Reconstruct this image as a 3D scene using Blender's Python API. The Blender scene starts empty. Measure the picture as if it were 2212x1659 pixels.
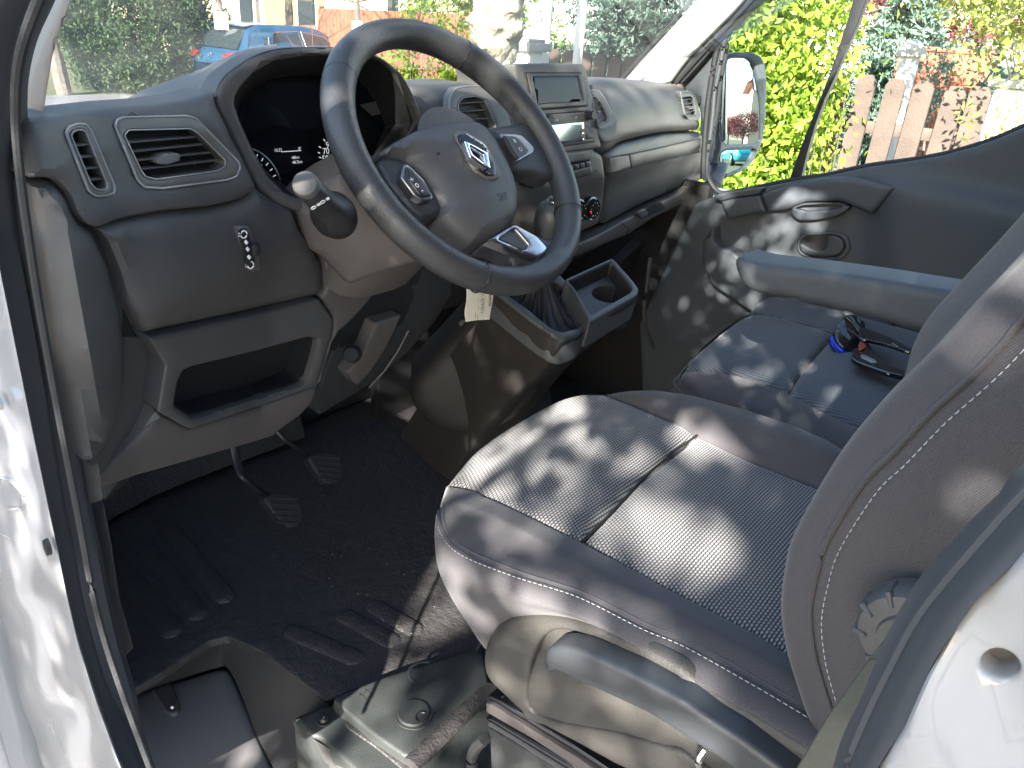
import bpy, bmesh, math, random
import numpy as np
from math import sin, cos, radians, pi, atan2, sqrt
from mathutils import Vector, Matrix
from mathutils.geometry import delaunay_2d_cdt
random.seed(7); RNG = np.random.default_rng(7)
S = bpy.context.scene; COL = S.collection

# ------------------------------------------------------------------ camera, world, sun, exposure
FPX, CW, CH = 1671.0, 2212.0, 1659.0
CAM = np.array([-1.2, 0.0, 1.75]); _a, _p, _r = radians(53), radians(25), radians(4.3)
CD = np.array([sin(_a)*cos(_p), cos(_a)*cos(_p), -sin(_p)])
_r0 = np.array([cos(_a), -sin(_a), 0]); _u0 = np.cross(_r0, CD)
CR = _r0*cos(_r) + _u0*sin(_r); CU = np.cross(CR, CD)
cd = bpy.data.cameras.new('camera'); cam = bpy.data.objects.new('camera', cd); COL.objects.link(cam)
cd.sensor_fit = 'HORIZONTAL'; cd.sensor_width = 36; cd.lens = 36*FPX/CW; cd.clip_start = .02; cd.clip_end = 600
cam.matrix_world = Matrix(((CR[0], CU[0], -CD[0], CAM[0]), (CR[1], CU[1], -CD[1], CAM[1]), (CR[2], CU[2], -CD[2], CAM[2]), (0, 0, 0, 1)))
S.camera = cam
SUN = Vector((-1.0, -.31, .55)).normalized()
w = bpy.data.worlds.new('World'); S.world = w; w.use_nodes = True
nt = w.node_tree; sky = nt.nodes.new('ShaderNodeTexSky'); sky.sky_type = 'NISHITA'; sky.sun_disc = False
sky.sun_elevation = math.asin(SUN.z); sky.sun_rotation = atan2(SUN.x, SUN.y)
nt.links.new(sky.outputs[0], nt.nodes['Background'].inputs[0]); nt.nodes['Background'].inputs[1].default_value = .105
sl = bpy.data.lights.new('sun', 'SUN'); so = bpy.data.objects.new('sun', sl); COL.objects.link(so)
sl.energy = 5.0; sl.angle = radians(.55); sl.color = (1, .95, .87); so.rotation_euler = SUN.to_track_quat('Z', 'Y').to_euler()
S.view_settings.view_transform = 'Standard'; S.view_settings.look = 'None'; S.view_settings.gamma = 1; S.view_settings.exposure = 2.8

# ------------------------------------------------------------------ photo coordinates -> points on real surfaces
RG = {1: (0, 0), 2: (691.3, 0), 3: (1434.4, 0), 4: (0, 518.5), 5: (691.3, 518.5), 6: (1434.4, 518.5), 7: (0, 1075.8), 8: (691.3, 1075.8), 9: (1434.4, 1075.8)}
def q(r, *pts): o = RG[r]; return [(o[0]+x*.35156, o[1]+y*.35156) for x, y in pts]
def ray(x, y):
    v = CD*FPX + CR*(x-CW/2) - CU*(y-CH/2); return v/np.linalg.norm(v)
def PX(val): return lambda x, y: (lambda v: CAM+v*((val-CAM[0])/v[0]))(ray(x, y))
def PY(val): return lambda x, y: (lambda v: CAM+v*((val-CAM[1])/v[1]))(ray(x, y))
def PZ(val): return lambda x, y: (lambda v: CAM+v*((val-CAM[2])/v[2]))(ray(x, y))
def PL(c, n):
    c = np.array(c, float); n = np.array(n, float)
    return lambda x, y: (lambda v: CAM+v*(((c-CAM)@n)/(v@n)))(ray(x, y))
def AT(x, y, d): return CAM+ray(x, y)*d
def proj(P):
    d = np.array(P, float)-CAM; z = d@CD; return (CW/2+FPX*(d@CR)/z, CH/2-FPX*(d@CU)/z)
GX = [-1.1, -.93, -.85, -.6, -.3, 0, .3, .45, .6, .9]; GY = [.58, .66, .73, .845, .88, .89, .90, .93, .96, 1.0]
GZ = [1.05, 1.15, 1.3, 1.42, 1.47, 1.55, 1.62, 1.7]; GO = [.12, .08, .045, .025, .0, 0, .02, .08]
def gdash(x, z): return np.interp(x, GX, GY)+np.interp(z, GZ, GO)
def DASH(off=0.0):
    def f(x, y):
        v = ray(x, y); lo, hi = .3, 4.
        for i in range(40):
            m = (lo+hi)/2; P = CAM+v*m
            if P[1]-gdash(P[0], P[2])-off > 0: hi = m
            else: lo = m
        return CAM+v*hi
    return f
WC = np.array([-.396, .714, 1.584]); WE = radians(41.4); WN = np.array([0, -cos(WE), sin(WE)]); WX = np.array([1., 0, 0]); WY = np.array([0, sin(WE), cos(WE)])
def WH(h=0.0): return PL(WC+WN*h, WN)

# ------------------------------------------------------------------ materials
def nodes(m): return m.node_tree.nodes, m.node_tree.links
def mat(name, col, rough=.5, metal=0, spec=.5, grain=0, gscale=900, var=0, vscale=6, col2=None, coat=0, emit=None, sheen=0, grain2=0, g2scale=90, alpha=None):
    m = bpy.data.materials.new(name); m.use_nodes = True; N, L = nodes(m); b = N['Principled BSDF']
    b.inputs['Base Color'].default_value = (*col, 1); b.inputs['Roughness'].default_value = rough; b.inputs['Metallic'].default_value = metal
    b.inputs['Specular IOR Level'].default_value = spec; b.inputs['Coat Weight'].default_value = coat
    if coat: b.inputs['Coat Roughness'].default_value = .06
    if sheen: b.inputs['Sheen Weight'].default_value = sheen; b.inputs['Sheen Roughness'].default_value = .4
    tc = N.new('ShaderNodeTexCoord')
    if var or col2:
        n = N.new('ShaderNodeTexNoise'); n.inputs['Scale'].default_value = vscale; n.inputs['Detail'].default_value = 6; L.new(tc.outputs['Object'], n.inputs['Vector'])
        r = N.new('ShaderNodeValToRGB'); c2 = col2 or tuple(c*(1-var) for c in col)
        r.color_ramp.elements[0].position = .35; r.color_ramp.elements[1].position = .65
        r.color_ramp.elements[0].color = (*c2, 1); r.color_ramp.elements[1].color = (*col, 1)
        L.new(n.outputs['Fac'], r.inputs[0]); L.new(r.outputs[0], b.inputs['Base Color'])
    last = None
    for g, sc in ((grain, gscale), (grain2, g2scale)):
        if g:
            n = N.new('ShaderNodeTexNoise'); n.inputs['Scale'].default_value = sc; n.inputs['Detail'].default_value = 2; L.new(tc.outputs['Object'], n.inputs['Vector'])
            u = N.new('ShaderNodeBump'); u.inputs['Strength'].default_value = g; u.inputs['Distance'].default_value = .6/sc
            L.new(n.outputs['Fac'], u.inputs['Height'])
            if last: L.new(last.outputs[0], u.inputs['Normal'])
            L.new(u.outputs[0], b.inputs['Normal']); last = u
    if emit: b.inputs['Emission Color'].default_value = (*emit[:3], 1); b.inputs['Emission Strength'].default_value = emit[3]
    return m
M = {}
M['plastic'] = mat('charcoal_plastic', (0.076, 0.0735, 0.0725), .52, grain=.5, gscale=700, spec=.45, var=.06, vscale=30)
M['plastic2'] = mat('grey_plastic', (0.108, 0.103, 0.094), .48, grain=.4, gscale=700, spec=.5, var=.06, vscale=30)  # grey lightened further to carry the light falling on the passenger-side dash
M['warm'] = mat('warm_grey_plastic', (0.1, 0.088, 0.084), .5, grain=.4, gscale=700)
M['black'] = mat('black_plastic', (.02, .02, .022), .4, grain=.3, gscale=500)
M['deep'] = mat('matt_black', (.008, .008, .009), .8)
M['piano'] = mat('gloss_black', (.012, .012, .014), .08, coat=.5)
M['screen'] = mat('screen_glass', (.006, .007, .009), .06, spec=.3)
M['leather'] = mat('black_leather', (0.042, 0.043, 0.045), .42, grain=.5, gscale=450, spec=.5)
M['silver'] = mat('satin_silver', (.55, .55, .56), .28, metal=1)
M['chrome'] = mat('chrome', (.85, .85, .86), .08, metal=1)
M['metal'] = mat('zinc_metal', (.5, .5, .48), .35, metal=1)
M['rubber'] = mat('black_rubber', (0.022, 0.0225, 0.024), .6, grain=.3, gscale=300, spec=.4)
M['seal'] = mat('soft_seal_rubber', (0.05, 0.053, 0.06), .45, grain=.1, gscale=900, spec=.5)
M['mat'] = mat('rubber_floor_mat', (0.043, 0.0405, 0.04), .46, grain=.8, gscale=260, grain2=.3, g2scale=40)
M['paint'] = mat('white_van_paint', (0.3, 0.297, 0.302), .12, coat=.6, spec=.5)
M['headliner'] = mat('pale_grey_trim', (0.42, 0.41, 0.39), .6, grain=.3, gscale=800)
M['dark'] = mat('dark_trim', (0.032, 0.033, 0.035), .6, grain=.4, gscale=500)
M['olive'] = mat('olive_belt_trim', (0.055, 0.057, 0.045), .6, grain=.3)
M['white'] = mat('white_print', (.75, .75, .75), .5)
M['lume'] = mat('gauge_print', (.5, .5, .52), .5, emit=(.7, .72, .75, .12))
M['red'] = mat('red_needle', (.8, .02, .01), .4, emit=(.9, .02, .01, .5))
M['seatplastic'] = mat('seat_side_plastic', (0.038, 0.036, 0.032), .5, grain=.5, gscale=520)
M['handle'] = mat('seat_handle_plastic', (0.031, 0.034, 0.038), .38, grain=.3, gscale=700)
M['plinth'] = mat('plinth_plastic', (0.034, 0.038, 0.037), .5, grain=.6, gscale=500)
M['doorgrey'] = mat('door_blue_grey', (0.062, 0.072, 0.082), .55, grain=.4, gscale=600)
M['arm'] = mat('armrest_skin', (.056, .064, .072), .62, grain=.5, gscale=600)
M['softsilver'] = mat('soft_silver', (.30, .30, .31), .38, metal=1)
M['edgehighlight'] = mat('grey_edge_highlight', (.22, .225, .23), .3, spec=.6)  # pale tone of the highlights drawn along the vent edges
M['gaiter'] = mat('gaiter_leather', (.013, .013, .014), .6, grain=.5, gscale=400)
M['tunnel'] = mat('brown_black_trim', (.019, .017, .0155), .6, grain=.4, gscale=500)
M['paper'] = mat('cream_paper', (.78, .72, .60), .8, var=.04, vscale=60)
M['ink'] = mat('black_ink', (.02, .02, .02), .7)
M['pencil'] = mat('pencil_grey', (.25, .25, .26), .7)
M['stitch'] = mat('grey_thread', (.45, .44, .42), .8)
M['amber'] = mat('amber_button', (.6, .2, .08), .4)
M['blue_lens'] = mat('blue_mirror_lens', (.01, .04, .5), .08, metal=.6, coat=.5)
M['blue_grey'] = mat('grey_blue_plastic', (0.054, 0.061, 0.067), .5, grain=.5, gscale=600)

def fabric(name, ca, cb, mode):
    m = bpy.data.materials.new(name); m.use_nodes = True; N, L = nodes(m); b = N['Principled BSDF']; b.inputs['Roughness'].default_value = .85
    b.inputs['Specular IOR Level'].default_value = .2; b.inputs['Sheen Weight'].default_value = .25; b.inputs['Sheen Roughness'].default_value = .35
    uv = N.new('ShaderNodeUVMap'); sep = N.new('ShaderNodeSeparateXYZ'); L.new(uv.outputs[0], sep.inputs[0])
    def math_(op, a, bb=None, c=None):
        n = N.new('ShaderNodeMath'); n.operation = op
        for i, v in enumerate((a, bb, c)):
            if v is None: continue
            if isinstance(v, (int, float)): n.inputs[i].default_value = v
            else: L.new(v, n.inputs[i])
        return n.outputs[0]
    X_, Y_ = sep.outputs[0], sep.outputs[1]
    if mode == 'weave':            # offset little ovals in rows
        row = math_('FLOOR', math_('DIVIDE', Y_, .0042)); odd = math_('MODULO', math_('ABSOLUTE', row), 2.)
        xs = math_('ADD', math_('DIVIDE', X_, .0062), math_('MULTIPLY', odd, .5))
        fx = math_('SUBTRACT', math_('FRACT', math_('ADD', xs, 1000.)), .5); fy = math_('SUBTRACT', math_('FRACT', math_('ADD', math_('DIVIDE', Y_, .0042), 1000.)), .5)
        d = math_('ADD', math_('MULTIPLY', math_('MULTIPLY', fx, fx), 3.2), math_('MULTIPLY', math_('MULTIPLY', fy, fy), 5.))
        v = math_('SUBTRACT', 1., math_('MINIMUM', d, 1.))
    elif mode == 'ribs':
        fx = math_('SINE', math_('MULTIPLY', X_, 2*pi/.0075)); fy = math_('SINE', math_('MULTIPLY', Y_, 2*pi/.0055))
        v = math_('ADD', .5, math_('ADD', math_('MULTIPLY', fx, .34), math_('MULTIPLY', fy, .16)))
    else:
        fx = math_('SINE', math_('MULTIPLY', math_('ADD', X_, math_('MULTIPLY', Y_, .6)), 2*pi/.0018)); v = math_('ADD', .5, math_('MULTIPLY', fx, .5))
    r = N.new('ShaderNodeMix'); r.data_type = 'RGBA'; r.inputs[6].default_value = (*ca, 1); r.inputs[7].default_value = (*cb, 1); L.new(v, r.inputs[0])
    tc = N.new('ShaderNodeTexCoord'); no = N.new('ShaderNodeTexNoise'); no.inputs['Scale'].default_value = 900; L.new(tc.outputs['Object'], no.inputs['Vector'])
    h = N.new('ShaderNodeHueSaturation'); L.new(r.outputs[2], h.inputs['Color']); L.new(math_('ADD', .6, math_('MULTIPLY', no.outputs['Fac'], .8)), h.inputs['Value']); L.new(h.outputs[0], b.inputs['Base Color'])
    u = N.new('ShaderNodeBump'); u.inputs['Strength'].default_value = .6; u.inputs['Distance'].default_value = .0012 if mode != 'plain' else .0003
    L.new(v, u.inputs['Height']); L.new(u.outputs[0], b.inputs['Normal'])
    return m
M['weave'] = fabric('woven_grey_fabric', (.027, .026, .029), (.29, .28, .275), 'weave')
M['ribs'] = fabric('ribbed_blue_grey_fabric', (.045, .05, .058), (.13, .143, .16), 'ribs')
M['cloth'] = fabric('plain_charcoal_fabric', (.055, .052, .056), (.085, .08, .084), 'plain')
def glass(name, tint, refl, rough=0.0):
    m = bpy.data.materials.new(name); m.use_nodes = True; N, L = nodes(m); N.remove(N['Principled BSDF'])
    t = N.new('ShaderNodeBsdfTransparent'); t.inputs[0].default_value = (*tint, 1); g = N.new('ShaderNodeBsdfGlossy'); g.inputs['Roughness'].default_value = rough
    fr = N.new('ShaderNodeFresnel'); fr.inputs[0].default_value = 1.45; mu = N.new('ShaderNodeMath'); mu.operation = 'MULTIPLY'; mu.inputs[1].default_value = refl
    L.new(fr.outputs[0], mu.inputs[0]); mx = N.new('ShaderNodeMixShader'); L.new(mu.outputs[0], mx.inputs[0]); L.new(t.outputs[0], mx.inputs[1]); L.new(g.outputs[0], mx.inputs[2])
    L.new(mx.outputs[0], N['Material Output'].inputs[0]); return m
M['glass'] = glass('windscreen_glass', (.93, .97, .96), .5)
M['darkglass'] = mat('car_window_glass', (.02, .03, .035), .05, spec=.8)

# ------------------------------------------------------------------ mesh helpers
def setp(o, label=None, cat=None, group=None, kind=None):
    if label: o['label'] = label
    if cat: o['category'] = cat
    if group: o['group'] = group
    if kind: o['kind'] = kind
    return o
def thing(name, label, cat, loc, group=None, kind=None):
    o = bpy.data.objects.new(name, None); COL.objects.link(o); o.location = tuple(map(float, loc)); o.empty_display_size = .1
    return setp(o, label, cat, group, kind)
def wloc(o):
    p = np.zeros(3)
    while o is not None: p += np.array(o.location); o = o.parent
    return p
def obj(name, V, Fc, m, parent=None, smooth=35, loc=None, uv=None, flip_check=False):
    me = bpy.data.meshes.new(name); off = wloc(parent) if parent is not None else (np.array(loc, float) if loc is not None else np.zeros(3))
    V = np.asarray(V, float).reshape(-1, 3)-off
    me.from_pydata([tuple(v) for v in V], [], [tuple(f) for f in Fc]); me.materials.append(m)
    bm = bmesh.new(); bm.from_mesh(me); bmesh.ops.recalc_face_normals(bm, faces=bm.faces); bm.to_mesh(me); bm.free()
    if smooth:
        me.polygons.foreach_set('use_smooth', [True]*len(me.polygons)); me.set_sharp_from_angle(angle=radians(smooth))
    if uv is not None:
        l = me.uv_layers.new(name='UVMap'); vi = np.empty(len(me.loops), int); me.loops.foreach_get('vertex_index', vi)
        l.data.foreach_set('uv', np.asarray(uv, float)[vi].ravel())
    o = bpy.data.objects.new(name, me); COL.objects.link(o)
    if parent is not None: o.parent = parent
    elif loc is not None: o.location = tuple(map(float, loc))
    me.update(); return o
def merge(parts):
    V, Fc = [], []; n = 0
    for v, f in parts:
        v = np.asarray(v, float).reshape(-1, 3); V.append(v); Fc += [tuple(i+n for i in ff) for ff in f]; n += len(v)
    return np.vstack(V), Fc
def rbox(c, s, r=.004, rot=None, seg=2):
    """bevelled box centre c, full sizes s; rot = 3x3 columns of axes"""
    bm = bmesh.new(); bmesh.ops.create_cube(bm, size=1)
    for v in bm.verts: v.co = Vector((v.co.x*s[0], v.co.y*s[1], v.co.z*s[2]))
    if r: bmesh.ops.bevel(bm, geom=bm.edges[:], offset=min(r, min(s)*.45), segments=seg, affect='EDGES', profile=.5)
    V = np.array([v.co[:] for v in bm.verts]); bm.verts.index_update(); Fc = [[v.index for v in f.verts] for f in bm.faces]; bm.free()
    if rot is not None: V = V@np.array(rot, float).T
    return V+np.array(c, float), Fc
def cyl(a, b, r0, r1=None, n=20, cap=True, rings=None):
    a = np.array(a, float); b = np.array(b, float); r1 = r0 if r1 is None else r1
    prof = rings or [(0, r0), (1, r1)]
    d = (b-a); L_ = np.linalg.norm(d); d = d/L_; u = np.cross(d, (0, 0, 1.)); u = u/np.linalg.norm(u) if np.linalg.norm(u) > 1e-3 else np.array([1., 0, 0]); v = np.cross(d, u)
    V = []; Fc = []
    for t, r in prof:
        for i in range(n): th = 2*pi*i/n; V.append(a+d*L_*t+(u*cos(th)+v*sin(th))*r)
    for k in range(len(prof)-1):
        for i in range(n): j = (i+1) % n; Fc.append((k*n+i, k*n+j, (k+1)*n+j, (k+1)*n+i))
    if cap: Fc.append(tuple(range(n))[::-1]); Fc.append(tuple((len(prof)-1)*n+i for i in range(n)))
    return np.array(V), Fc
def catmull(pts, n=6, closed=False):
    P = np.array(pts, float); m = len(P); out = []
    for i in range(m if closed else m-1):
        p0 = P[(i-1) % m] if closed or i > 0 else 2*P[0]-P[1]; p1 = P[i]; p2 = P[(i+1) % m]
        p3 = P[(i+2) % m] if closed or i+2 < m else 2*P[-1]-P[-2]
        for k in range(n):
            t = k/n; out.append(.5*((2*p1)+(-p0+p2)*t+(2*p0-5*p1+4*p2-p3)*t*t+(-p0+3*p1-3*p2+p3)*t**3))
    if not closed: out.append(P[-1])
    return np.array(out)
def tube(path, r, n=10, closed=False, flat=1.0, up=(0, 0, 1.), prof=None):
    """sweep; r scalar or list; flat squashes across 'up'; prof: list of 2D pts"""
    P = np.array(path, float); m = len(P); r = np.broadcast_to(np.array(r, float), (m,)); V = []; Fc = []
    T = np.roll(P, -1, 0)-np.roll(P, 1, 0)
    if not closed: T[0] = P[1]-P[0]; T[-1] = P[-1]-P[-2]
    T /= np.linalg.norm(T, axis=1)[:, None]+1e-9
    pr = prof or [(cos(2*pi*i/n), sin(2*pi*i/n)*flat) for i in range(n)]; n = len(pr); u = None
    for i in range(m):
        b = np.array(up, float); s = np.cross(T[i], b)
        if np.linalg.norm(s) < 1e-3: s = np.cross(T[i], (1., 0, 0))
        s /= np.linalg.norm(s); uu = np.cross(s, T[i])
        for a, c in pr: V.append(P[i]+(s*a+uu*c)*r[i])
    for k in range(m if closed else m-1):
        kk = (k+1) % m
        for i in range(n): j = (i+1) % n; Fc.append((k*n+i, k*n+j, kk*n+j, kk*n+i))
    if not closed: Fc.append(tuple(range(n))[::-1]); Fc.append(tuple((m-1)*n+i for i in range(n)))
    return np.array(V), Fc
def grid(rows, closed_u=False):
    A = np.array(rows, float); a, b = A.shape[:2]; Fc = []
    for i in range(a-1):
        for j in range(b if closed_u else b-1): k = (j+1) % b; Fc.append((i*b+j, i*b+k, (i+1)*b+k, (i+1)*b+j))
    return A.reshape(-1, 3), Fc
def smoothgrid(rows, nu=5, nv=5):
    A = [catmull(r, nu) for r in rows]; A = np.array(A); B = np.array([catmull(A[:, j], nv) for j in range(A.shape[1])]); return grid(B.transpose(1, 0, 2))
def thick(V, Fc, d):
    """give a sheet thickness along vector d"""
    V = np.asarray(V, float); n = len(V); E = {}
    for f in Fc:
        for i in range(len(f)):
            a, b = f[i], f[(i+1) % len(f)]; E[(a, b)] = 1
    F2 = [tuple(f) for f in Fc]+[tuple(i+n for i in f[::-1]) for f in Fc]
    for (a, b) in E:
        if (b, a) not in E: F2.append((b, a, a+n, b+n))
    return np.vstack([V, V+np.array(d, float)]), F2
def roundc(pts, r):
    """round polygon corners, r px"""
    P = np.array(pts, float); n = len(P); out = []
    for i in range(n):
        p, a, b = P[i], P[i-1], P[(i+1) % n]; da = a-p; db = b-p; la = np.linalg.norm(da); lb = np.linalg.norm(db)
        rr = min(r, la*.48, lb*.48); s = p+da/la*rr; e = p+db/lb*rr
        for k in range(5): t = k/4; out.append((1-t)**2*s+2*t*(1-t)*p+t*t*e)
    return np.array(out)
def dens(P, step):
    out = []
    for i in range(len(P)):
        a, b = P[i], P[(i+1) % len(P)]; k = max(1, int(np.linalg.norm(b-a)/step))
        out += [a+(b-a)*j/k for j in range(k)]
    return np.array(out)
def area(P): x, y = P[:, 0], P[:, 1]; return .5*np.sum(x*np.roll(y, -1)-y*np.roll(x, -1))
def inpoly(pts, P):
    x, y = pts[:, 0], pts[:, 1]; c = np.zeros(len(pts), bool); n = len(P)
    for i in range(n):
        x1, y1 = P[i]; x2, y2 = P[(i+1) % n]
        if y1 == y2: continue
        m = ((y1 > y) != (y2 > y)) & (x < (x2-x1)*(y-y1)/(y2-y1)+x1); c ^= m
    return c
def dpoly(pts, P):
    A = P; B = np.roll(P, -1, 0); D = B-A; L2 = (D**2).sum(1)+1e-12
    t = np.clip(((pts[:, None]-A[None])*D[None]).sum(2)/L2, 0, 1); return np.sqrt((((A[None]+D[None]*t[..., None])-pts[:, None])**2).sum(2)).min(1)
def panel(name, parent, m, outline, surf, dirv=(0, 1, 0), r=.004, depth=.012, holes=(), corner=8, step=None, crown=None, hdepth=None, uvf=None, hr=None, loc=None, hcorner=None, taper=1.0, raw=False, smooth=35):
    """a moulded panel: outline (photo px) laid on a surface, rounded edge r (m), walls going back 'depth' along dirv; holes get their own walls"""
    dirv = np.array(dirv, float); O = np.array(outline, float)
    if area(O) < 0: O = O[::-1]
    O = roundc(O, corner) if corner else O
    cx = O.mean(0); dist = np.linalg.norm(surf(*cx)-CAM); ppm = FPX/dist; rp = max(r*ppm, .3); hrp = max((hr if hr is not None else r)*ppm, .3)
    size = (O.max(0)-O.min(0)).max(); st = step or max(size/14, 4); O = dens(O, st*.7)
    Hs = []
    for h in holes:
        h = np.array(h, float); h = h[::-1] if area(h) < 0 else h; hc = corner if hcorner is None else hcorner; h = roundc(h, hc) if hc else h; Hs.append(dens(h, st*.7))
    P2 = []; E2 = []
    def addloop(L_):
        s = len(P2); P2.extend([tuple(p) for p in L_]); E2.extend([(s+i, s+(i+1) % len(L_)) for i in range(len(L_))])
    addloop(O)
    for h in Hs: addloop(h)
    nb = len(P2)
    fr = (.12, .4, 1.0)
    ex = []
    def inset(L_, d, sgn):
        T = np.roll(L_, -1, 0)-np.roll(L_, 1, 0); T /= np.linalg.norm(T, axis=1)[:, None]+1e-9; return L_+np.stack([-T[:, 1], T[:, 0]], 1)*d*sgn
    for f in fr:
        a = inset(O, rp*f, 1); k = dpoly(a, O) > rp*f*.8; ex.append(a[k & inpoly(a, O)])
        for h in Hs:
            a = inset(h, hrp*f, -1); k = (dpoly(a, h) > hrp*f*.8) & ~inpoly(a, h); ex.append(a[k])
    mn, mx = O.min(0), O.max(0); gx, gy = np.meshgrid(np.arange(mn[0], mx[0], st), np.arange(mn[1], mx[1], st)); gp = np.stack([gx.ravel(), gy.ravel()], 1)+.013
    k = inpoly(gp, O) & (dpoly(gp, O) > rp*1.1+st*.25)
    for h in Hs: k &= ~inpoly(gp, h) & (dpoly(gp, h) > hrp*1.1+st*.2)
    ex.append(gp[k]); ex = np.vstack(ex)
    for h in Hs: ex = ex[~inpoly(ex, h)]
    ex = ex[inpoly(ex, O)]
    P2 += [tuple(p) for p in ex]
    vo, eo, fo, ov, oe, of = delaunay_2d_cdt([Vector(p) for p in P2], E2, [], 0, 1e-4)
    P = np.array([v[:] for v in vo]); Fc = [tuple(f) for f in fo]; ce = np.array([P[list(f)].mean(0) for f in Fc]); k = inpoly(ce, O)
    for h in Hs: k &= ~inpoly(ce, h)
    Fc = [f for f, kk in zip(Fc, k) if kk]; used = sorted({i for f in Fc for i in f}); mp = {o: i for i, o in enumerate(used)}; P = P[used]; Fc = [tuple(mp[i] for i in f) for f in Fc]
    d = dpoly(P, O); drop = np.where(d < rp, 1-np.sqrt(np.clip(1-(1-d/rp)**2, 0, 1)), 0)*r
    rh = hr if hr is not None else r
    for h in Hs: dh = dpoly(P, h); drop = np.maximum(drop, np.where(dh < hrp, 1-np.sqrt(np.clip(1-(1-dh/hrp)**2, 0, 1)), 0)*rh)
    if crown: drop = drop-np.array([crown(x, y, dd/ppm) for (x, y), dd in zip(P, d)])
    B = np.array([surf(x, y) for x, y in P]); V = B+dirv*drop[:, None]
    E = {}
    for f in Fc:
        for i in range(3): E[(f[i], f[(i+1) % 3])] = 1
    bound = [(a, b) for (a, b) in E if (b, a) not in E]
    V = list(V); ext = {}; UVs = list(uvf(P, B)) if uvf else None; cen = np.mean(B, 0)
    for a, b in bound:
        for i in (a, b):
            if i not in ext:
                onh = any(dpoly(P[i:i+1], h)[0] < .01 for h in Hs); dd = (hdepth if (onh and hdepth is not None) else depth)
                ext[i] = len(V); nv = V[i]+dirv*dd
                if onh and taper != 1: hc = B[[j for j in range(len(P)) if dpoly(P[j:j+1], Hs[0])[0] < .01]].mean(0)+dirv*dd; nv = hc+(nv-hc)*taper
                V.append(nv)
                if UVs is not None: UVs.append(UVs[i])
        Fc.append((b, a, ext[a], ext[b]))
    if raw: return np.array(V), Fc
    return obj(name, V, Fc, m, parent, smooth=smooth, uv=UVs, loc=loc)
def slab(name, parent, m, outline, surf, dirv=(0, 1, 0), depth=.01, corner=0, r=.0008, **k): return panel(name, parent, m, outline, surf, dirv, r=r, depth=depth, corner=corner, **k)
def text(name, s, parent, m, pos, xdir, ydir, size, depth=.0003, center=True, raw=False, shear=0):
    cu = bpy.data.curves.new('t', 'FONT'); cu.body = s; cu.size = 1; cu.extrude = 0; cu.shear = shear; cu.resolution_u = 3
    to = bpy.data.objects.new('t', cu); COL.objects.link(to); dg = bpy.context.evaluated_depsgraph_get(); me = bpy.data.meshes.new_from_object(to.evaluated_get(dg))
    V = np.array([v.co[:] for v in me.vertices]); Fc = [tuple(p.vertices) for p in me.polygons]; bpy.data.objects.remove(to); bpy.data.meshes.remove(me)
    if center: V[:, :2] -= (V[:, :2].max(0)+V[:, :2].min(0))/2
    x = np.array(xdir, float); x /= np.linalg.norm(x); y = np.array(ydir, float); y -= x*(x@y); y /= np.linalg.norm(y); z = np.cross(x, y)
    W_ = np.array(pos, float)+V[:, :1]*size*x+V[:, 1:2]*size*y+z*depth
    if raw: return W_, Fc
    return obj(name, W_, Fc, m, parent, smooth=0)
def stroke(pts, surf, wpx, hgt=.001, dirv=(0, 1, 0)):
    """raised thin line along photo points on surface, width in m"""
    P = [surf(x, y) for x, y in pts]; return tube(P, wpx/2, 8)

# ================================================================== VAN BODY (shell, pillars, seals, floor)
van = thing('van_body', 'white van body around the open driver doorway, with pale pillars and black rubber door seals', 'van', (0, 0, 0))
P_ = lambda s, pts: [s(x, y) for x, y in pts]
def loft(name, parent, m, rows, nu=5, nv=5, th=None, uv=None, smooth=40):
    V, Fc = smoothgrid(rows, nu, nv)
    if th is not None: V, Fc = thick(V, Fc, th)
    return obj(name, V, Fc, m, parent, smooth=smooth)
# roof, header, bulkhead, side walls, bonnet: the rest of the shell that shades the cab
parts = [rbox((0, -.30, 2.47), (2.04, 1.0, .05), .02), rbox((0, .20, 2.44), (1.7, .10, .06), .02)]
V, Fc = merge(parts); obj('roof', V, Fc, M['paint'], van)
V, Fc = merge([rbox((0, -.30, 2.435), (1.9, .9, .012), .003)]); obj('headliner', V, Fc, M['headliner'], van)
V, Fc = merge([rbox((0, -.62, 1.55), (1.9, .04, 1.8), .01)]); obj('bulkhead', V, Fc, M['dark'], van)
for c_ in ((-1.0, -.53, 1.25), (1.0, -.53, 1.25)): V, Fc = rbox((c_[0], c_[1]+.06, 1.36), (.05, .72, 2.2), .02); obj('side_wall', V, Fc, M['paint'], van)
V, Fc = smoothgrid([[(-.93, 1.15, 1.45), (-.6, 1.5, 1.5), (0, 1.62, 1.52), (.6, 1.5, 1.5), (.95, 1.15, 1.45)], [(-.95, 1.5, 1.25), (-.6, 1.9, 1.34), (0, 2.05, 1.36), (.6, 1.9, 1.34), (.95, 1.5, 1.25)], [(-.9, 1.7, .9), (-.6, 2.1, .95), (0, 2.2, .95), (.6, 2.1, .95), (.9, 1.7, .9)], [(-.9, 1.7, .4), (-.6, 2.1, .4), (0, 2.2, .4), (.6, 2.1, .4), (.9, 1.7, .4)]])
V, Fc = thick(V, Fc, (0, -.02, -.01)); obj('bonnet', V, Fc, M['paint'], van)
for c_ in ((1.0, 1.25, .9), (-1.0, 1.3, .9)): V, Fc = rbox(c_, (.05, .75, .9), .03); obj('wing', V, Fc, M['paint'], van)
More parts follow.
